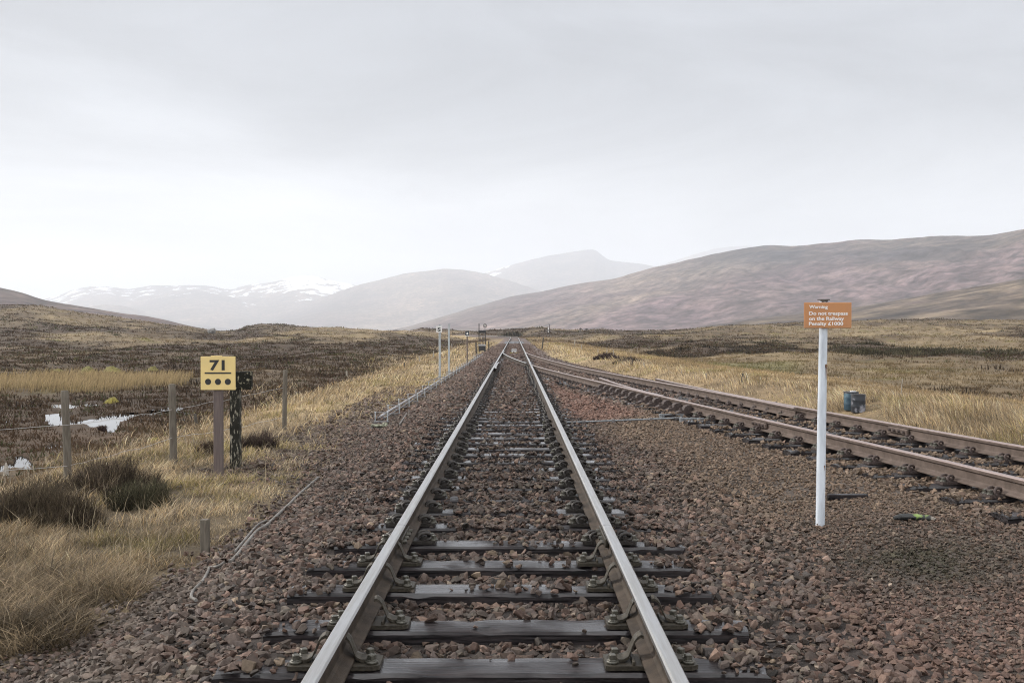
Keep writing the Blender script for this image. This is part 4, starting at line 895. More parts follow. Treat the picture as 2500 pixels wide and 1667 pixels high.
# separate heather bushes close to the line
def bush(u, v, wpx, hpx, n, c, label, cat='heather bush', name='heather_bush', tipc=1.25, sx=.6):
    p = on_ground(u, v); r = wpx/F*p.y/2; hgt = hpx/F*p.y*1.15; m = 22; hub_a = NR.uniform(0, 6.28, m); hub_q = np.sqrt(NR.uniform(0, 1, m))*.92
    hx = p.x+np.cos(hub_a)*hub_q*r; hy = p.y+np.sin(hub_a)*hub_q*r*sx; hh = hgt*NR.uniform(.22, 1.15, m)*(1-.5*hub_q**2); hc = np.exp(NR.normal(0, .28, (m, 1)))
    n = int(n*1.5); k = NR.integers(0, m, n); a = NR.uniform(0, 6.28, n); q = np.sqrt(NR.uniform(0, 1, n))*r*.30
    x = hx[k]+np.cos(a)*q; y = hy[k]+np.sin(a)*q; h = hh[k]*NR.uniform(.30, 1.15, n); cc = np.array(c)*hc[k]*np.exp(NR.normal(0, .42, (n, 1)))
    pale = NR.uniform(0, 1, n) < .07; cc[pale] = np.array((.17, .135, .085))*NR.uniform(.7, 1.2, (pale.sum(), 1)); d = np.where(NR.uniform(0, 1, n) < .5, a, NR.normal(.4, .8, n))
    b1 = blades(x, y, ground_z(x, y)-.02, h, NR.uniform(.08, .62, n), d, np.full(n, .0052*p.y/10)*NR.uniform(.7, 1.5, n), cc, tipc)
    i = NR.integers(0, n, n*2); f = NR.uniform(.30, .92, n*2); L = NR.uniform(.08, .24, n*2)*hgt
    b2 = blades(x[i]+np.cos(d[i])*h[i]*.22*f, y[i]+np.sin(d[i])*h[i]*.22*f, ground_z(x[i], y[i])-.02+h[i]*f*.85, L, NR.uniform(.3, .95, n*2), NR.uniform(0, 6.3, n*2), np.full(n*2, .0048*p.y/10), cc[i], tipc)
    vv, tt, c2 = join([b1, b2]); vv = vv-np.array([p.x, p.y, p.z]); o = link(name, np_mesh(name, vv, tt, M['heather'], np.clip(c2, .008, .9)), None, p); tag(o, label, cat); return o
DK = (.052, .037, .031); DG = (.050, .046, .028)
bush(255, 1205, 235, 92, 3200, (.056, .043, .031), 'wide dark heather bush between the first two tall fence posts')
bush(85, 1280, 280, 118, 4200, (.066, .051, .035), 'tall purplish brown heather bush at the edge of the photo beside the first fence post')
bush(335, 1240, 150, 78, 2400, DG, 'dark green heather bush low in front of the wide brown one')
bush(630, 1102, 84, 56, 1300, DK, 'small upright heather bush just behind the mossy old post')
bush(500, 1110, 52, 38, 800, (.075, .052, .040), 'round brown heather clump half behind the purplish signpost')
bush(255, 1055, 32, 24, 500, (.055, .034, .030), 'dark round heather clump standing at the rim of the bright pool')
bush(640, 1142, 46, 16, 420, (.05, .036, .028), 'flat dark heather tuft lying in the grass past the old post')
bush(1485, 876, 66, 17, 900, (.060, .042, .040), 'dark heather clump behind the pale stakes beyond the siding')
bush(1530, 886, 66, 17, 900, (.052, .038, .034), 'dark leaning heather clump beside the crooked dark stake')
bush(1245, 822, 54, 16, 700, (.045, .040, .028), 'dark bush clump where the line bends out of sight', 'bush', 'dark_bush')
def mound(u, v, wpx, hpx, label, c=(.185, .155, .036)):
    p = on_ground(u, v); r = wpx/F*p.y/2; h = hpx/F*p.y; n1_, n2_ = 26, 9; V = []; T = []
    for j in range(n2_+1):
        for k in range(n1_):
            a = 2*np.pi*k/n1_; q = j/n2_; x, y = math.cos(a)*r*q, math.sin(a)*r*q*.8
            V.append((x, y, h*(1-q**2.2)+float(fbm(np.array([x*9+u]), np.array([y*9]), 5, 3)[0])*h*.5-.04*q))
    for j in range(n2_):
        for k in range(n1_): T.append((j*n1_+k, j*n1_+(k+1) % n1_, (j+1)*n1_+(k+1) % n1_, (j+1)*n1_+k))
    V = np.array(V); cc = np.array(c)*NR.uniform(.75, 1.2, (len(V), 1)); o = link('moss_mound', np_mesh('moss_mound', V, np.array(T), M['ground'], cc, True, 4), None, p); tag(o, label, 'moss')
mound(272, 983, 44, 13, 'bright yellow moss cushion alone on the brown bog beyond the pool')
mound(378, 1082, 40, 15, 'yellow green moss hummock in the grass before the second fence post', (.2,.17,.05))
mound(140, 909, 36, 9, 'yellowish moss hummock lying out on the moor, first of the far ones', (.16,.14,.05))
mound(212, 912, 44, 18, 'yellow green moss hummock with a dark side, second of the far ones', (.15,.14,.05))
mound(272, 911, 56, 16, 'broad yellow green moss hummock, largest of the far ones', (.165,.145,.05))
mound(372, 907, 32, 13, 'yellowish moss hummock above the second fence post, last of the far ones', (.16,.14,.05))
# bare trees on the skyline
def bare_tree(u, v, hpx, label, seed):
    p = on_ground(u, v); h = hpx/F*p.y; q = random.Random(seed); t = thing('bare_tree', label, 'tree', p); tk = MB(); cr = MB()
    def grow(b, a, d, L, r, k):
        e = a+d*L; b.tube([a, (a+e)/2+Vector((q.uniform(-.04, .04)*L, 0, q.uniform(-.05, .05)*L)), e], [r, r*.8, r*.6], 4)
        if k == 0: return
        for _ in range(3 if k > 1 else 4):
            d2 = (d+Vector((q.uniform(-1, 1), q.uniform(-1, 1), q.uniform(-.25, .55)))*.85).normalized(); grow(cr, e, d2, L*q.uniform(.55, .8), r*.6, k-1)
    for j in range(4): grow(tk, Vector((q.uniform(-.2, .2), 0, -.2)), Vector((q.uniform(-.75, .75), q.uniform(-.4, .4), 1)).normalized(), h*.36, .10, 3)
    tk.build('trunk', M['bark'], t); cr.build('crown', M['bark'], t)
bare_tree(1416, 808, 10, 'small bare tree on the moor skyline, the first of a pair beyond the bend', 3)
bare_tree(1431, 808, 9, 'low bushy bare tree on the moor skyline, the second of a pair', 8)
def boulder(u, v, w, label):
    p = on_ground(u, v); s = w/F*p.y/2; vs, fs = hull([tuple(Vector((R.gauss(0, 1), R.gauss(0, 1), R.gauss(0, .6))).normalized()*s*R.uniform(.75, 1)) for _ in range(28)])
    b = MB(); b.add(vs, fs); tag(b.build('boulder', mat('boulder_stone', (.11, .105, .10), .9, 0, (.20, .19, .18), 2.0/s), None, (p.x, p.y, p.z+s*.2)), label, 'boulder')
boulder(516, 812, 24, 'dark boulder where the brown hill meets the moor, past the milepost')

# ---------------------------------------------------------------- lettering
def text_mesh(name, s, size, m, bold=.0, align='CENTER', depth=.0012):
    cu = bpy.data.curves.new(name, 'FONT'); cu.body = s; cu.size = size; cu.align_x = align; cu.offset = bold*size; cu.extrude = depth; cu.resolution_u = 4
    o = bpy.data.objects.new(name+'_tmp', cu); COL.objects.link(o); dg = bpy.context.evaluated_depsgraph_get(); dg.update()
    me = bpy.data.meshes.new_from_object(o.evaluated_get(dg)); bpy.data.objects.remove(o, do_unlink=True); bpy.data.curves.remove(cu)
    me.name = name; me.materials.clear(); me.materials.append(m)
    me.transform(Matrix.Rotation(math.radians(90), 4, 'X')); return me          # stands upright and faces -Y
def put_text(name, s, h, m, parent, loc, width=None, bold=.03, align='CENTER'):
    """capital height h; stretched to width when given"""
    me = text_mesh(name, s, 1.0, m, bold, align, .0015/h*.7)
    co = np.empty(len(me.vertices)*3, np.float32); me.vertices.foreach_get('co', co); co = co.reshape(-1, 3)
    ref = text_mesh('cap', 'H', 1.0, m, bold); rc = np.array([v.co[:] for v in ref.vertices]); bpy.data.meshes.remove(ref)
    k = h/(rc[:, 2].max()-rc[:, 2].min()); co[:, 2] *= k; co[:, 1] *= k
    x0, x1 = co[:, 0].min(), co[:, 0].max(); kx = k if width is None else width/(x1-x0)
    co[:, 0] = (co[:, 0]-(x0 if align == 'LEFT' else (x0+x1)/2))*kx
    me.vertices.foreach_set('co', co.ravel()); me.update(); return link(name, me, parent, loc)
# ---------------------------------------------------------------- milepost board 71
def pxm(p): return p.y/F                       # metres per reference pixel at a point
p = on_ground(529, 1172); k = pxm(p)
mp_ = thing('milepost', 'cream yellow board with 71 over three black dots on a purplish post', 'milepost', p); ztop = EYE+(V0-870)/F*p.y-p.z; zbot = EYE+(V0-952)/F*p.y-p.z
b = MB(); b.box((0, .055, (ztop-.05)/2-.1), (.112, .085, ztop+.12), .006); b.build('post', M['purple_post'], mp_)
w = 85*k; h = ztop-zbot; xo = 2.5*k
b = MB(); b.box((xo, 0, (ztop+zbot)/2), (w, .014, h), .004); b.box((xo-.02, .001, ztop+.004), (w*.32, .012, .012), .002); pn = b.build('board', M['yellow'], mp_)
put_text('number', '71', .134, M['black'], pn, (xo-.010, -.0085, zbot+h*.602), w*.435, .035)
b = MB(); b.box((xo, -.0085, zbot+h*.505), (w*.765, .003, .020)); b.build('bar', M['black'], pn)
for i in (-1, 0, 1):
    b = MB(); b.prism([(.040*math.cos(2*math.pi*j/28), .040*math.sin(2*math.pi*j/28)) for j in range(28)], -.0095, -.0072, 'y', c=(xo+i*.129, 0, zbot+h*.245)); b.build('dot', M['black'], pn)
# old mossy post behind it
p = on_ground(574, 1143); k = pxm(p)
o_ = thing('old_signpost', 'old mossy black post with peeling white paint and a small dark board', 'signpost', p); zt = EYE+(V0-906)/F*p.y-p.z; zb = EYE+(V0-950)/F*p.y-p.z
b = MB(); q = random.Random(4); n = 16; ring = []
for j in range(n+1):
    z = -.1+(zb+.16)*j/n; ww = .066+q.uniform(-.005, .004); ring += [(-ww, -.06, z), (ww, -.06+q.uniform(-.006, .006), z), (ww, .06, z), (-ww, .06, z)]
fs = [(i*4+j, i*4+(j+1) % 4, (i+1)*4+(j+1) % 4, (i+1)*4+j) for i in range(n) for j in range(4)]; fs.append((n*4, n*4+1, n*4+2, n*4+3)); b.add(ring, fs); b.build('post', M['peeling'], o_)
b = MB(); b.box((4*k, -.035, (zt+zb)/2), (76*k, .10, zt-zb), .012); b.build('board', M['peeling_dark'], o_)
# ---------------------------------------------------------------- wire fence with its tall round posts
posts = [(163, 1182, 955, 9.2, 1.5), (421, 1138, 939, 8.6, .5), (692, 1049, 904, 5.6, -1.5)]
fp = [on_ground(u, v) for u, v, *_ in posts]
fence = thing('wire_fence', 'wire fence of three tall round weathered posts between the verge and the bog', 'fence', fp[0]); F0 = Vector(fp[0])
for (u, v, vt, hw, lean), g in zip(posts, fp):
    H = (v-vt)/F*g.y; r = hw/F*g.y; b = MB(); c = Vector(g)-F0; pts = []; rs = []
    for j in range(9):
        f = j/8; pts.append(c+Vector((lean*-.010*H*f*2+math.sin(f*5+u)*.004, 0, -.1+(H+.1)*f))); rs.append(r*(1.04-.08*f+.02*math.sin(f*17+u)))
    b.tube(pts+[pts[-1]+Vector((0, 0, .006))], rs+[r*.86], 14); b.build('post', M['post_wood'], fence)
def post_at(i, v):                                     # a point on post i at the height of a pixel row
    g = fp[i]; return Vector((g.x, g.y-.055, EYE+(V0-v)/F*g.y))
lead = Vector((fp[0].x-3.2, fp[0].y-.9, 0))
for vs_, sag, dz in (((1037, 999, 946), .02, -.07), ((1137, 1068, 1018), .03, -.05)):
    pts = []; an = [Vector((lead.x, lead.y, post_at(0, vs_[0]).z+dz))]+[post_at(i, vs_[i]) for i in range(3)]
    for a, c in zip(an, an[1:]):
        for j in range(24):
            f = j/24; w_ = float(fbm(np.array([a.x*3+f*7]), np.array([vs_[0]*.1]), 9, 3)[0])*.07; pts.append(a.lerp(c, f)+Vector((0, 0, (w_-sag)*4*f*(1-f)))-F0)
    pts.append(an[-1]-F0); b = MB(); b.tube(pts, .0034, 5); b.build('wire', M['wire'], fence)
# ---------------------------------------------------------------- stakes and stumps
def stake(u, v, vt, wpx, mt, label, du=0, grp=None, square=False, name='stake', pointed=False):
    g = on_ground(u, v); H = (v-vt)/F*g.y; r = wpx/2/F*g.y; dx = du/F*g.y; b = MB()
    if square: b.box((dx/2, 0, H/2-.05), (r*2, r*1.7, H+.1), r*.15, 0, Matrix.Rotation(.15, 3, 'Y') if False else None)
    else:
        b.tube([(0, 0, -.1), (dx*.5, 0, H*.5), (dx, 0, H-(r*2 if pointed else 0))]+([(dx, 0, H)] if pointed else []), [r, r*.97, r*.9]+([r*.25] if pointed else []), 9)
    o = b.build(name, mt, None, g); tag(o, label, 'stake', grp); return o
stake(498, 1350, 1268, 20, M['post_wood'], 'short square grey post stub standing alone in the trodden grass by the cable', 0, None, True, 'post_stub')
stake(11, 1162, 1131, 13, M['pale_wood'], 'pale split stump at the edge of the photo before the small pool', 0, None, False, 'post_stub', True)
stake(479, 1040, 1010, 8, M['dark_wood'], 'small crooked dark stump leaning in the bog behind the yellow milepost', -5, None, False, 'post_stub')
for u, v, vt, w, mt, lab, du in [
    (1025, 886, 868, 3.2, 'pale_wood', 'pale leaning stake standing just beside the S sign on the moor', -2), (1058, 874, 856, 2.6, 'pale_wood', 'pale stake on the moor between the S sign and the plain post', 0), (987, 898, 885, 3.4, 'dark_wood', 'short dark stake in the heather, next on from the S sign toward the milepost', 0),
    (846, 921, 906, 4, 'pale_wood', 'pale stub stake in dark heather midway between milepost and S sign', 0), (1103, 850, 838, 2.2, 'pale_wood', 'thin pale stake far off between the plain post and the number 4 sign', 0), (1163, 866, 836, 4.2, 'dark_wood', 'dark short post standing beside the lever frame, on the moor side', -1), (1193, 857, 833, 3.0, 'dark_wood', 'thin dark post between the lever frame and the running line', 0),
    (1323, 853, 824, 3.6, 'dark_wood', 'dark leaning post beside the verge beyond the switch', 4), (1402, 845, 829, 2.6, 'pale_wood', 'leaning pale stake, first of the row beyond the siding', 2), (1420, 854, 841, 2.4, 'pale_wood', 'pale forked stake, second of the row beyond the siding', 0), (1460, 861, 851, 2.2, 'pale_wood', 'short pale stake, third of the row beyond the siding', 0),
    (1481, 866, 852, 2.3, 'pale_wood', 'pale stake, fourth of the row beyond the siding', 1), (1498, 875, 856, 2.4, 'pale_wood', 'tallest pale stake of the row beyond the siding, standing by dark heather', 0), (1544, 893, 874, 3.2, 'dark_wood', 'crooked dark stake with a brace, near the siding', -1), (1572, 899, 885, 3.4, 'pale_wood', 'stout pale stub stake in straw grass beyond the siding', 0),
    (1664, 913, 903, 2.5, 'pale_wood', 'tiny pale stake before the green patch of the moor', 0), (1724, 925, 911, 4, 'pale_wood', 'grey stake at the near corner of the green patch', 0), (1810, 934, 911, 4.5, 'dark_wood', 'dark leaning stake in the green patch, the taller of two', 4), (1819, 930, 919, 4, 'dark_wood', 'dark short stake leaning off its taller neighbour in the green patch', 5), (2199, 964, 925, 2.4, 'pale_wood', 'thin white cane sticking up out of the grass behind the drums', 4)]:
    stake(u, v, vt, w, M[mt], lab, du)
# ---------------------------------------------------------------- trespass sign
p = on_ground(2003, 1284); k = pxm(p)
ts = thing('warning_sign', 'faded orange warning board with white writing on a tall white pole', 'sign', p); top = EYE+(V0-739)/F*p.y-p.z; bot = EYE+(V0-801)/F*p.y-p.z; tilt = 6.5*k/(bot+.02)
b = MB(); rr_ = 10.6*k; b.tube([(0, 0, -.1), (tilt*bot*.5, 0, bot*.5), (tilt*bot, 0, bot), (tilt*top, 0, top+.01)], [rr_*1.02, rr_, rr_*.93, rr_*.92], 24); po = b.build('pole', M['white_paint'], ts)
for vv, hh_, w_ in ((893, .030, .019), (1137, .018, .010)):
    zz = EYE+(V0-vv)/F*p.y-p.z; b = MB(); a0 = .55
    b.box((tilt*zz+rr_*math.sin(a0), -rr_*math.cos(a0)*.99, zz), (w_, .008, hh_), .003, 0, Matrix.Rotation(a0, 3, 'Z')); b.build('rusty_bolt', M['rust_spot'], po)
    b = MB(); L = hh_*(3.4 if vv < 1000 else 1.6); n = 10; vs = []
    for j in range(n+1):
        f = j/n; hw = w_*.36*(1-f*.7)
        for s in (-1, 1):
            a = a0+.02+s*hw/rr_; vs.append((tilt*zz+(rr_+.0012)*math.sin(a), -(rr_+.0012)*math.cos(a), zz-hh_*.3-L*f))
    b.add(vs, [(2*j, 2*j+1, 2*j+3, 2*j+2) for j in range(n)]); b.build('rust_streak', M['rust_spot'], po)
cx = (2015.5-2003)*k; w = 115*k; h = top-bot
b = MB(); b.box((cx, -rr_-.012, (top+bot)/2), (w, .010, h), .003); bd = b.build('board', M['orange'], ts)
for s, v_cap, v_base, u0, u1 in (('Warning', 745.2, 753.2, 1970, 2015.0), ('Do not trespass', 760.8, 769.2, 1969.6, 2063.5), ('on the Railway', 773.4, 781.9, 1969.6, 2054.5), ('Penalty £1000', 785.7, 794.1, 1969.6, 2052.5)):
    put_text('lettering', s, (v_base-v_cap)*k, M['white'], bd, (cx-w/2+(u0-1958)*k, -rr_-.0185, EYE+(V0-v_base)/F*p.y-p.z), (u1-u0)*k, .022, 'LEFT')
b = MB(); b.box((tilt*top, -.01, top+.012), (.050, .05, .018), .005); b.box((tilt*top-.004, -.01, top+.024), (.10, .012, .007), .002); b.build('clamp', M['dark_wood'], ts)
for z in (bot+h*.28, bot+h*.75):
    b = MB(); b.lathe([(rr_*1.02, -.012), (rr_*1.10, -.012), (rr_*1.10, .012), (rr_*1.02, .012)], (tilt*z, 0, z), 18); b.build('band', M['galv'], ts)
# ---------------------------------------------------------------- S sign, plain post, 4 sign
def post_sign(u, v, vt, wpx, label, mt, sign=None, cat='sign', name='sign_post'):
    g = on_ground(u, v); kk = pxm(g); H = (v-vt)*kk; t = thing(name, label, cat, g); r = wpx/2*kk
    b = MB(); b.tube([(0, 0, -.1), (0, 0, H)], [r, r*.96], 12); b.build('post', mt, t)
    if sign:
        uu0, uu1, va, vb, face, txt, tm, hex_ = sign; z1, z0 = (v-va)*kk, (v-vb)*kk; xc_ = ((uu0+uu1)/2-u)*kk; ww = (uu1-uu0)*kk; b = MB()
        if hex_: b.prism([(-ww/2, z0), (ww/2, z0), (ww/2, z1-(z1-z0)*.16), (0, z1), (-ww/2, z1-(z1-z0)*.16)], -r-.020, -r-.004, 'y', c=(xc_, 0, 0))
        else: b.box((xc_, -r-.010, (z0+z1)/2), (ww, .014, z1-z0), .003)
        pn_ = b.build('board', face, t); ch = (z1-z0)*.60
        put_text('letter', txt, ch, tm, pn_, (xc_, -r-.0215, (z0+z1)/2-ch/2), ww*.56, .035)
    return t, kk, r
post_sign(1073.5, 924, 792, 5.4, 'pale grey post with a white board reading S beside the rodding', M['galv'], (1065.2, 1079.4, 796, 811.5, M['sign_white'], 'S', M['black'], False))
post_sign(1096, 917, 790.5, 4.8, 'plain pale grey post without a board, standing next to the S sign', M['galv'], None, 'post', 'steel_post')
t4, k4, r4 = post_sign(1140.5, 891, 809, 3.4, 'thin purplish post with a small navy board reading 4', M['purple_post'], (1136, 1145.2, 809, 818.8, M['navy'], '4', M['white'], False))
b = MB(); b.box((0, -r4-.008, (891-820)*k4), (9.2*k4, .016, 1.1*k4)); b.build('white_strip', M['sign_white'], t4)
# ---------------------------------------------------------------- ground lever frame
g = on_ground(1177, 860); kk = pxm(g)
lf = thing('lever_frame', 'tall black lever frame with a crossbeam and box at the side of the line', 'lever frame', g)
def X(u): return (u-1177)*kk
def Z(v): return (860-v)*kk
b = MB(); b.box((0, 0, (Z(855.5)+Z(844.5))/2), (17*kk, .42, Z(844.5)-Z(855.5)), .01); b.build('box', M['frame_black'], lf)
b = MB(); b.box((0, -.01, Z(842.4)), (17*kk, .44, 3.6*kk), .005); b.build('cover_plate', M['frame_grey'], lf)
for u, vt in ((1169.4, 790), (1184.6, 807)):
    b = MB(); b.box((X(u), .1, Z(vt)/2-.05), (2.1*kk, .06, Z(vt)+.1)); b.build('upright', M['frame_black'], lf)
b = MB(); b.box((0, .1, Z(809.6)), (18.4*kk, .09, 5.6*kk), .004); b.build('crossbeam', M['frame_black'], lf)
for u, vt in ((1173.8, 819), (1177.4, 818), (1181.0, 819)):
    b = MB(); b.tube([(X(u), -.02, Z(846)), (X(u), 0, Z(830)), (X(u), .02, Z(vt))], [.028, .022, .015], 8); b.build('lever', M['frame_black'], lf)
for u in (1171.5, 1183): b = MB(); b.box((X(u), 0, Z(858)), (2.2*kk, .3, Z(855)-Z(861))); b.build('foot', M['frame_black'], lf)
for u in (1174.5, 1177.5, 1180.5): b = MB(); b.tube([(X(u), -.1, Z(862)), (X(u), -.12, Z(856))], .022, 6); b.build('pull_rod', M['pipe'], lf)
b = MB(); b.tube([(X(1184), .06, Z(812)), (X(1184), .06, Z(798))], .022, 8); st = b.build('sign_post', M['frame_black'], lf)
b = MB(); ww = 7.4*kk; z0, z1 = Z(799), Z(790.3); b.prism([(-ww/2, z0), (ww/2, z0), (ww/2, z1-.05), (0, z1), (-ww/2, z1-.05)], 0, .02, 'y', c=(X(1184), .03, 0)); sb = b.build('sign_board', M['black'], lf)
put_text('letter', 'S', (z1-z0)*.56, M['white'], sb, (X(1184), .0285, z0+(z1-z0)*.17), ww*.52, .02)
# ---------------------------------------------------------------- white cover and yellow bar between the rails
g = on_ground(1255, 862.5); kk = pxm(g)
w_ = thing('switch_cover', 'light grey box cover standing between the rails near the switch', 'cover', (g.x, g.y, 0)); b = MB(); b.box((0, 0, .12), (12*kk, .34, .26), .012); b.build('cover', M['box_grey'], w_)
b = MB(); b.box((0, -.02, .258), (12.6*kk, .40, .02), .005); b.build('lid', M['sign_white'], w_)
g2 = on_ground(1256, 865); b = MB(); b.box((0, 0, .03), (22*kk, .07, .055), .008); tag(b.build('yellow_bar', M['strip_yellow'], None, (g2.x, g.y-1.1, 0)), 'yellow painted bar lying across between the rails before the box', 'bar')
# ---------------------------------------------------------------- signal post far off
g = on_ground(1340, 821); kk = pxm(g); sp = thing('signal_post', 'slim signal post with white panels and a ladder rising above the moor skyline', 'signal post', g)
b = MB(); b.tube([(1.6*kk, 0, -.2), (1.6*kk, 0, 30*kk)], .55*kk, 6); b.build('post', M['frame_black'], sp)
b = MB(); b.tube([(-3.2*kk, 0, -.2), (-3.2*kk, 0, 23.5*kk)], .35*kk, 5); b.tube([(-3.2*kk, 0, 23.5*kk), (1.6*kk, 0, 23.5*kk)], .3*kk, 5); b.tube([(-3.2*kk, 0, 13.5*kk), (1.6*kk, 0, 13.5*kk)], .3*kk, 5); b.tube([(-2.6*kk, 0, 30.4*kk), (-.2*kk, 0, 31*kk)], .3*kk, 5); b.build('ladder', M['frame_black'], sp)
for z, hh_ in ((19, 6.5), (11.2, 3.2)): b = MB(); b.box((-1.2*kk, 0, z*kk), (2.4*kk, .05, hh_*kk)); b.build('panel', M['sign_white'], sp)
# ---------------------------------------------------------------- drums
def drum(u, v, r, h, mt, lab, lid):
    g = on_ground(u, v); t = thing('drum', lab, 'drum', g); b = MB()
    b.lathe([(0, 0), (r*.97, 0), (r, .012), (r, h*.31), (r*1.018, h*.335), (r, h*.36), (r, h*.64), (r*1.018, h*.665), (r, h*.69), (r, h*.9), (r*.98, h*.93), (r*.97, h*.97)], n=28); b.build('body', mt, t)
    b = MB(); b.lathe([(r*.97, h*.905), (r*1.035, h*.915), (r*1.035, h*.935), (r*.985, h*.945), (r*.985, h*.965), (r*1.05, h*.972), (r*1.05, h), (r*.95, h), (r*.94, h*.975)], n=28); b.build('rim', M['drum_rim'], t)
    b = MB(); b.lathe([(0, h*.975), (r*.95, h*.972)], n=28)
    if lid: b.lathe([(0, h*.985+.016), (r*.42, h*.985+.014), (r*.42, h*.975)], (r*.25, 0, 0), 16)
    b.build('lid', M['lid'] if lid else M['drum_rim'], t); return t
drum(2078, 1001, .146, .385, M['drum_blue'], 'faded blue drum with a pale lid, the taller of two in the grass', True)
drum(2095, 1006, .142, .365, M['drum_white'], 'dark blue drum with a white paint spill down its side', False)
# ---------------------------------------------------------------- point rodding along the ballast
g0 = on_ground(930, 1036); xr = g0.x; rz = g0.z
def rod_xz(y): yy = g0.y; f = (y-yy)/(74-yy); return xr+f*(-2.36-xr), gz(-2.55, y)+.145
rp = []
for y in np.linspace(g0.y, 73.5, 60): x, z = rod_xz(y); rp.append((x-.02, y, z))
b = MB(); b.tube(rp, .026, 8); tag(b.build('point_rod', M['pipe']), 'long grey point rod running through rollers along the ballast to the lever frame', 'rod')
b = MB(); b.tube([(x+.085, y, z-.035) for x, y, z in rp], .014, 6); tag(b.build('point_rod', M['roller']), 'thin dark second rod lying lower beside the long grey point rod', 'rod')
def roller_stand():
    t = thing('roller_stand', 'x', 'roller stand'); b = MB(); b.box((0, 0, .0), (.30, .16, .035), .005); b.build('base', M['roller'], t)
    for s in (-1, 1): b = MB(); b.box((s*.125, 0, .10), (.018, .05, .19), .003); b.lathe([(0, .208), (.016, .206), (.016, .19), (.010, .19)], (s*.125, 0, 0), 8); b.build('upright', M['galv'], t)
    b = MB(); b.tube([(-.13, 0, .195), (.13, 0, .195)], .012, 8); b.build('top_bar', M['roller'], t)
    for x in (-.06, .05): b = MB(); b.tube([(x-.022, 0, .085), (x-.016, 0, .085), (x+.016, 0, .085), (x+.022, 0, .085)], [.042, .030, .030, .042], 14); b.build('roller', M['roller'], t)
    return t
rs0 = None; y = g0.y+.05; i = 0
while y < 72:
    x, z = rod_xz(y); lab = ('%s roller stand from the crank along the grey point rod' % ORD[i]) if i < 12 else 'small distant roller stand on the point rod between the plain post and the lever frame'
    grp = 'roller stands under the point rod' if i < 12 else 'distant roller stands'
    if rs0 is None: rs0 = roller_stand(); rs0.location = (x, y, z-.115); rs0['label'] = lab; rs0['group'] = grp
    else: dup(rs0, (x, y, z-.115), R.uniform(-.05, .05), lab, grp)
    y += 1.95 if i < 16 else 2.6; i += 1
# crank at its end with the cross rod going under the rails
gc = on_ground(930, 1046); ck = thing('rod_crank', 'lichened iron crank on a timber at the near end of the point rod', 'crank', gc)
b = MB(); b.box((.05, 0, -.02), (.62, .24, .08), .01); b.build('timber_bed', M['timber_dry'], ck)
b = MB(); b.box((0, .06, .05), (.40, .09, .03), .006); b.box((-.02, -.05, .06), (.34, .10, .045), .008); b.lathe([(0, .12), (.05, .115), (.055, .03)], (.08, -.02, 0), 14); b.build('crank_arm', M['lichen_iron'], ck)
b = MB(); b.tube([(.15, -.05, .06), (.24, -.02, .065), (.33, -.05, .06), (.24, -.08, .055), (.15, -.05, .06)], .011, 6); b.build('rod_eye', M['roller'], ck)
b = MB(); b.tube([(gc.x+.32, gc.y-.05, gc.z+.06), (-2.0, gc.y-.05, gc.z+.09), (-1.45, gc.y-.02, -.035), (-.9, gc.y, -.03)], .016, 8); tag(b.build('cross_rod', M['roller']), 'dark rod from the lichened crank into the stones toward the rails', 'rod')
ga = on_ground(1425, 1038); gb = on_ground(1655, 1029); b = MB(); b.tube([(ga.x-.35, ga.y, ga.z+.05), (ga.x, ga.y, ga.z+.06), (gb.x, gb.y, gb.z+.06), (gb.x+.5, gb.y+.05, gb.z+.05)], .015, 8)
for f in (.0, .32, .72): q = ga.lerp(gb, f); b.box((q.x, q.y, q.z+.055), (.05, .06, .06), .006, 1)
tag(b.build('cross_rod', [M['galv_dull'], M['roller']]), 'straight pale rod lying across the stones to the trap points', 'rod')
gs = on_ground(1690, 1031); b = MB(); b.box((0, 0, .05), (.42, .05, .055), .004); b.box((-.19, -.02, .03), (.05, .12, .11), .004); b.box((.10, -.03, .02), (.05, .12, .10), .004); tag(b.build('rod_bracket', M['galv_dull'], None, gs, .05), 'bluish steel bracket where the pale rod meets the siding rail', 'bracket')
gs = on_ground(1640, 1021); b = MB(); b.box((0, 0, .045), (.44, .07, .06), .004); b.box((-.2, -.02, .02), (.05, .10, .12), .004); tag(b.build('rod_bracket', M['galv_dull'], None, gs, .05), 'grey channel bracket on the timber just past the pale rod', 'bracket')
# ---------------------------------------------------------------- cables
def cable(px, r, lab, lift=.03, name='cable', extra=None):
    P = []
    for u, v in px: g = on_ground(u, v); P.append(Vector((g.x, g.y, g.z+lift)))
    if extra: P = extra(P)
    pts = []
    for i in range(len(P)-1):
        p0, p1, p2, p3 = P[max(i-1, 0)], P[i], P[i+1], P[min(i+2, len(P)-1)]
        for j in range(8):
            t = j/8; pts.append(.5*((2*p1)+(p2-p0)*t+(2*p0-5*p1+4*p2-p3)*t*t+(3*p1-p0-3*p2+p3)*t*t*t))
    pts.append(P[-1]); b = MB(); b.tube(pts, r, 8); return tag(b.build(name, M['hose']), lab, 'cable')
cable([(476, 1481), (464, 1472), (470, 1455), (492, 1432), (505, 1408), (510, 1398), (528, 1396), (545, 1386)], .011, 'pale grey cable end curling out of the stones at the foot of the ballast', .035)
cable([(560, 1382), (575, 1368), (600, 1336), (627, 1304), (650, 1290), (668, 1273), (704, 1239), (735, 1208), (756, 1190), (775, 1172)],.016, 'thick pale cable lying along the edge of the ballast past the post stub', .028)
cable([(572, 1362), (600, 1328), (625, 1298), (648, 1284)], .010, 'thin dark cable pressed against the thick pale cable', .05)
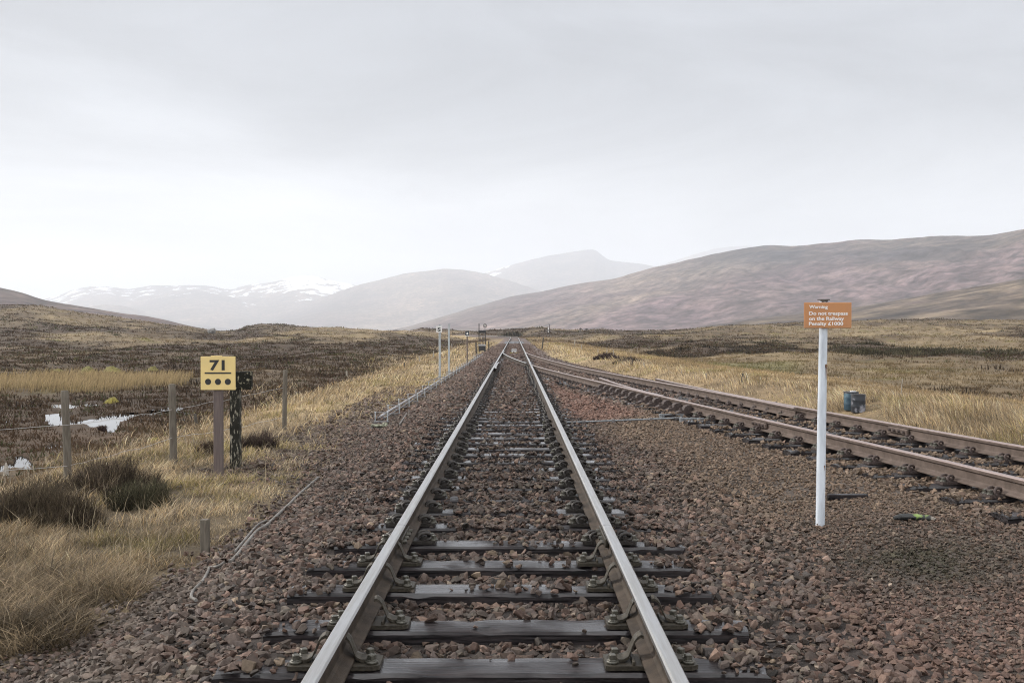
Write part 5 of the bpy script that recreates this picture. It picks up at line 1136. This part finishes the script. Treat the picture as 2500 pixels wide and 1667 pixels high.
cable([(975, 1042), (984, 1028), (993, 1014)], .017, 'short bright cable piece poking out of the stones past the crank', .04)
cable([(1039, 938), (1052, 932), (1062, 930), (1074, 919)], .022, 'bright bent cable lying at the foot of the S sign', .05)
cable([(1156, 870), (1160, 876), (1166, 874), (1164, 866)], .03, 'white loop of cable beside the lever frame', .06)
# ---------------------------------------------------------------- odds and ends lying about
g = on_ground(2070, 1218); b = MB(); b.box((0, 0, .02), (.36, .055, .05), .008); tag(b.build('timber_piece', M['timber'], None, g, .02), 'black piece of timber lying on the gravel behind the white pole', 'timber')
g = on_ground(2238, 1272); lt = thing('rubber_scrap', 'lime green and black scrap of rubber lying flat on the gravel', 'litter', g)
b = MB(); b.tube([(-.17, .02, .02), (-.12, .025, .028), (-.05, .015, .03), (0, 0, .028)], [.014, .024, .028, .024], 10); b.tube([(-.10, .01, .03), (-.06, -.015, .035), (-.01, -.02, .03)], [.012, .014, .010], 8); b.build('black_end', M['rubber_black'], lt)
b = MB(); b.tube([(-.07, .022, .034), (0, .0, .032), (.06, -.012, .026), (.10, -.02, .024)], [.016, .026, .024, .028], 12); b.build('green_end', M['lime'], lt)
b = MB(); b.tube([(.10, -.02, .024), (.125, -.028, .030), (.15, -.02, .02)], [.012, .008, .005], 6); b.tube([(.10, -.025, .02), (.13, -.04, .018)], [.008, .004], 6); b.build('frayed_tip', M['pale_wood'], lt)
for u, v, s, mt, lab in ((1937, 1417, .017, 'sign_white', 'small white lump lying on the stones below the white pole'), (2018, 1376, .034, 'pale_wood', 'large rounded pinkish cobble on the gravel below the white pole')):
    g = on_ground(u, v); vs, fs = hull([tuple(Vector((R.gauss(0, 1), R.gauss(0, .8), R.gauss(0, .7))).normalized()*s*R.uniform(.85, 1)) for _ in range(20)]); b = MB(); b.add(vs, fs); tag(b.build('pebble', M[mt] if mt != 'pale_wood' else mat('pink_cobble', (.25, .165, .125), .7, 0, (.19, .13, .10), 30), None, (g.x, g.y, g.z+s*.9)), lab, 'stone')
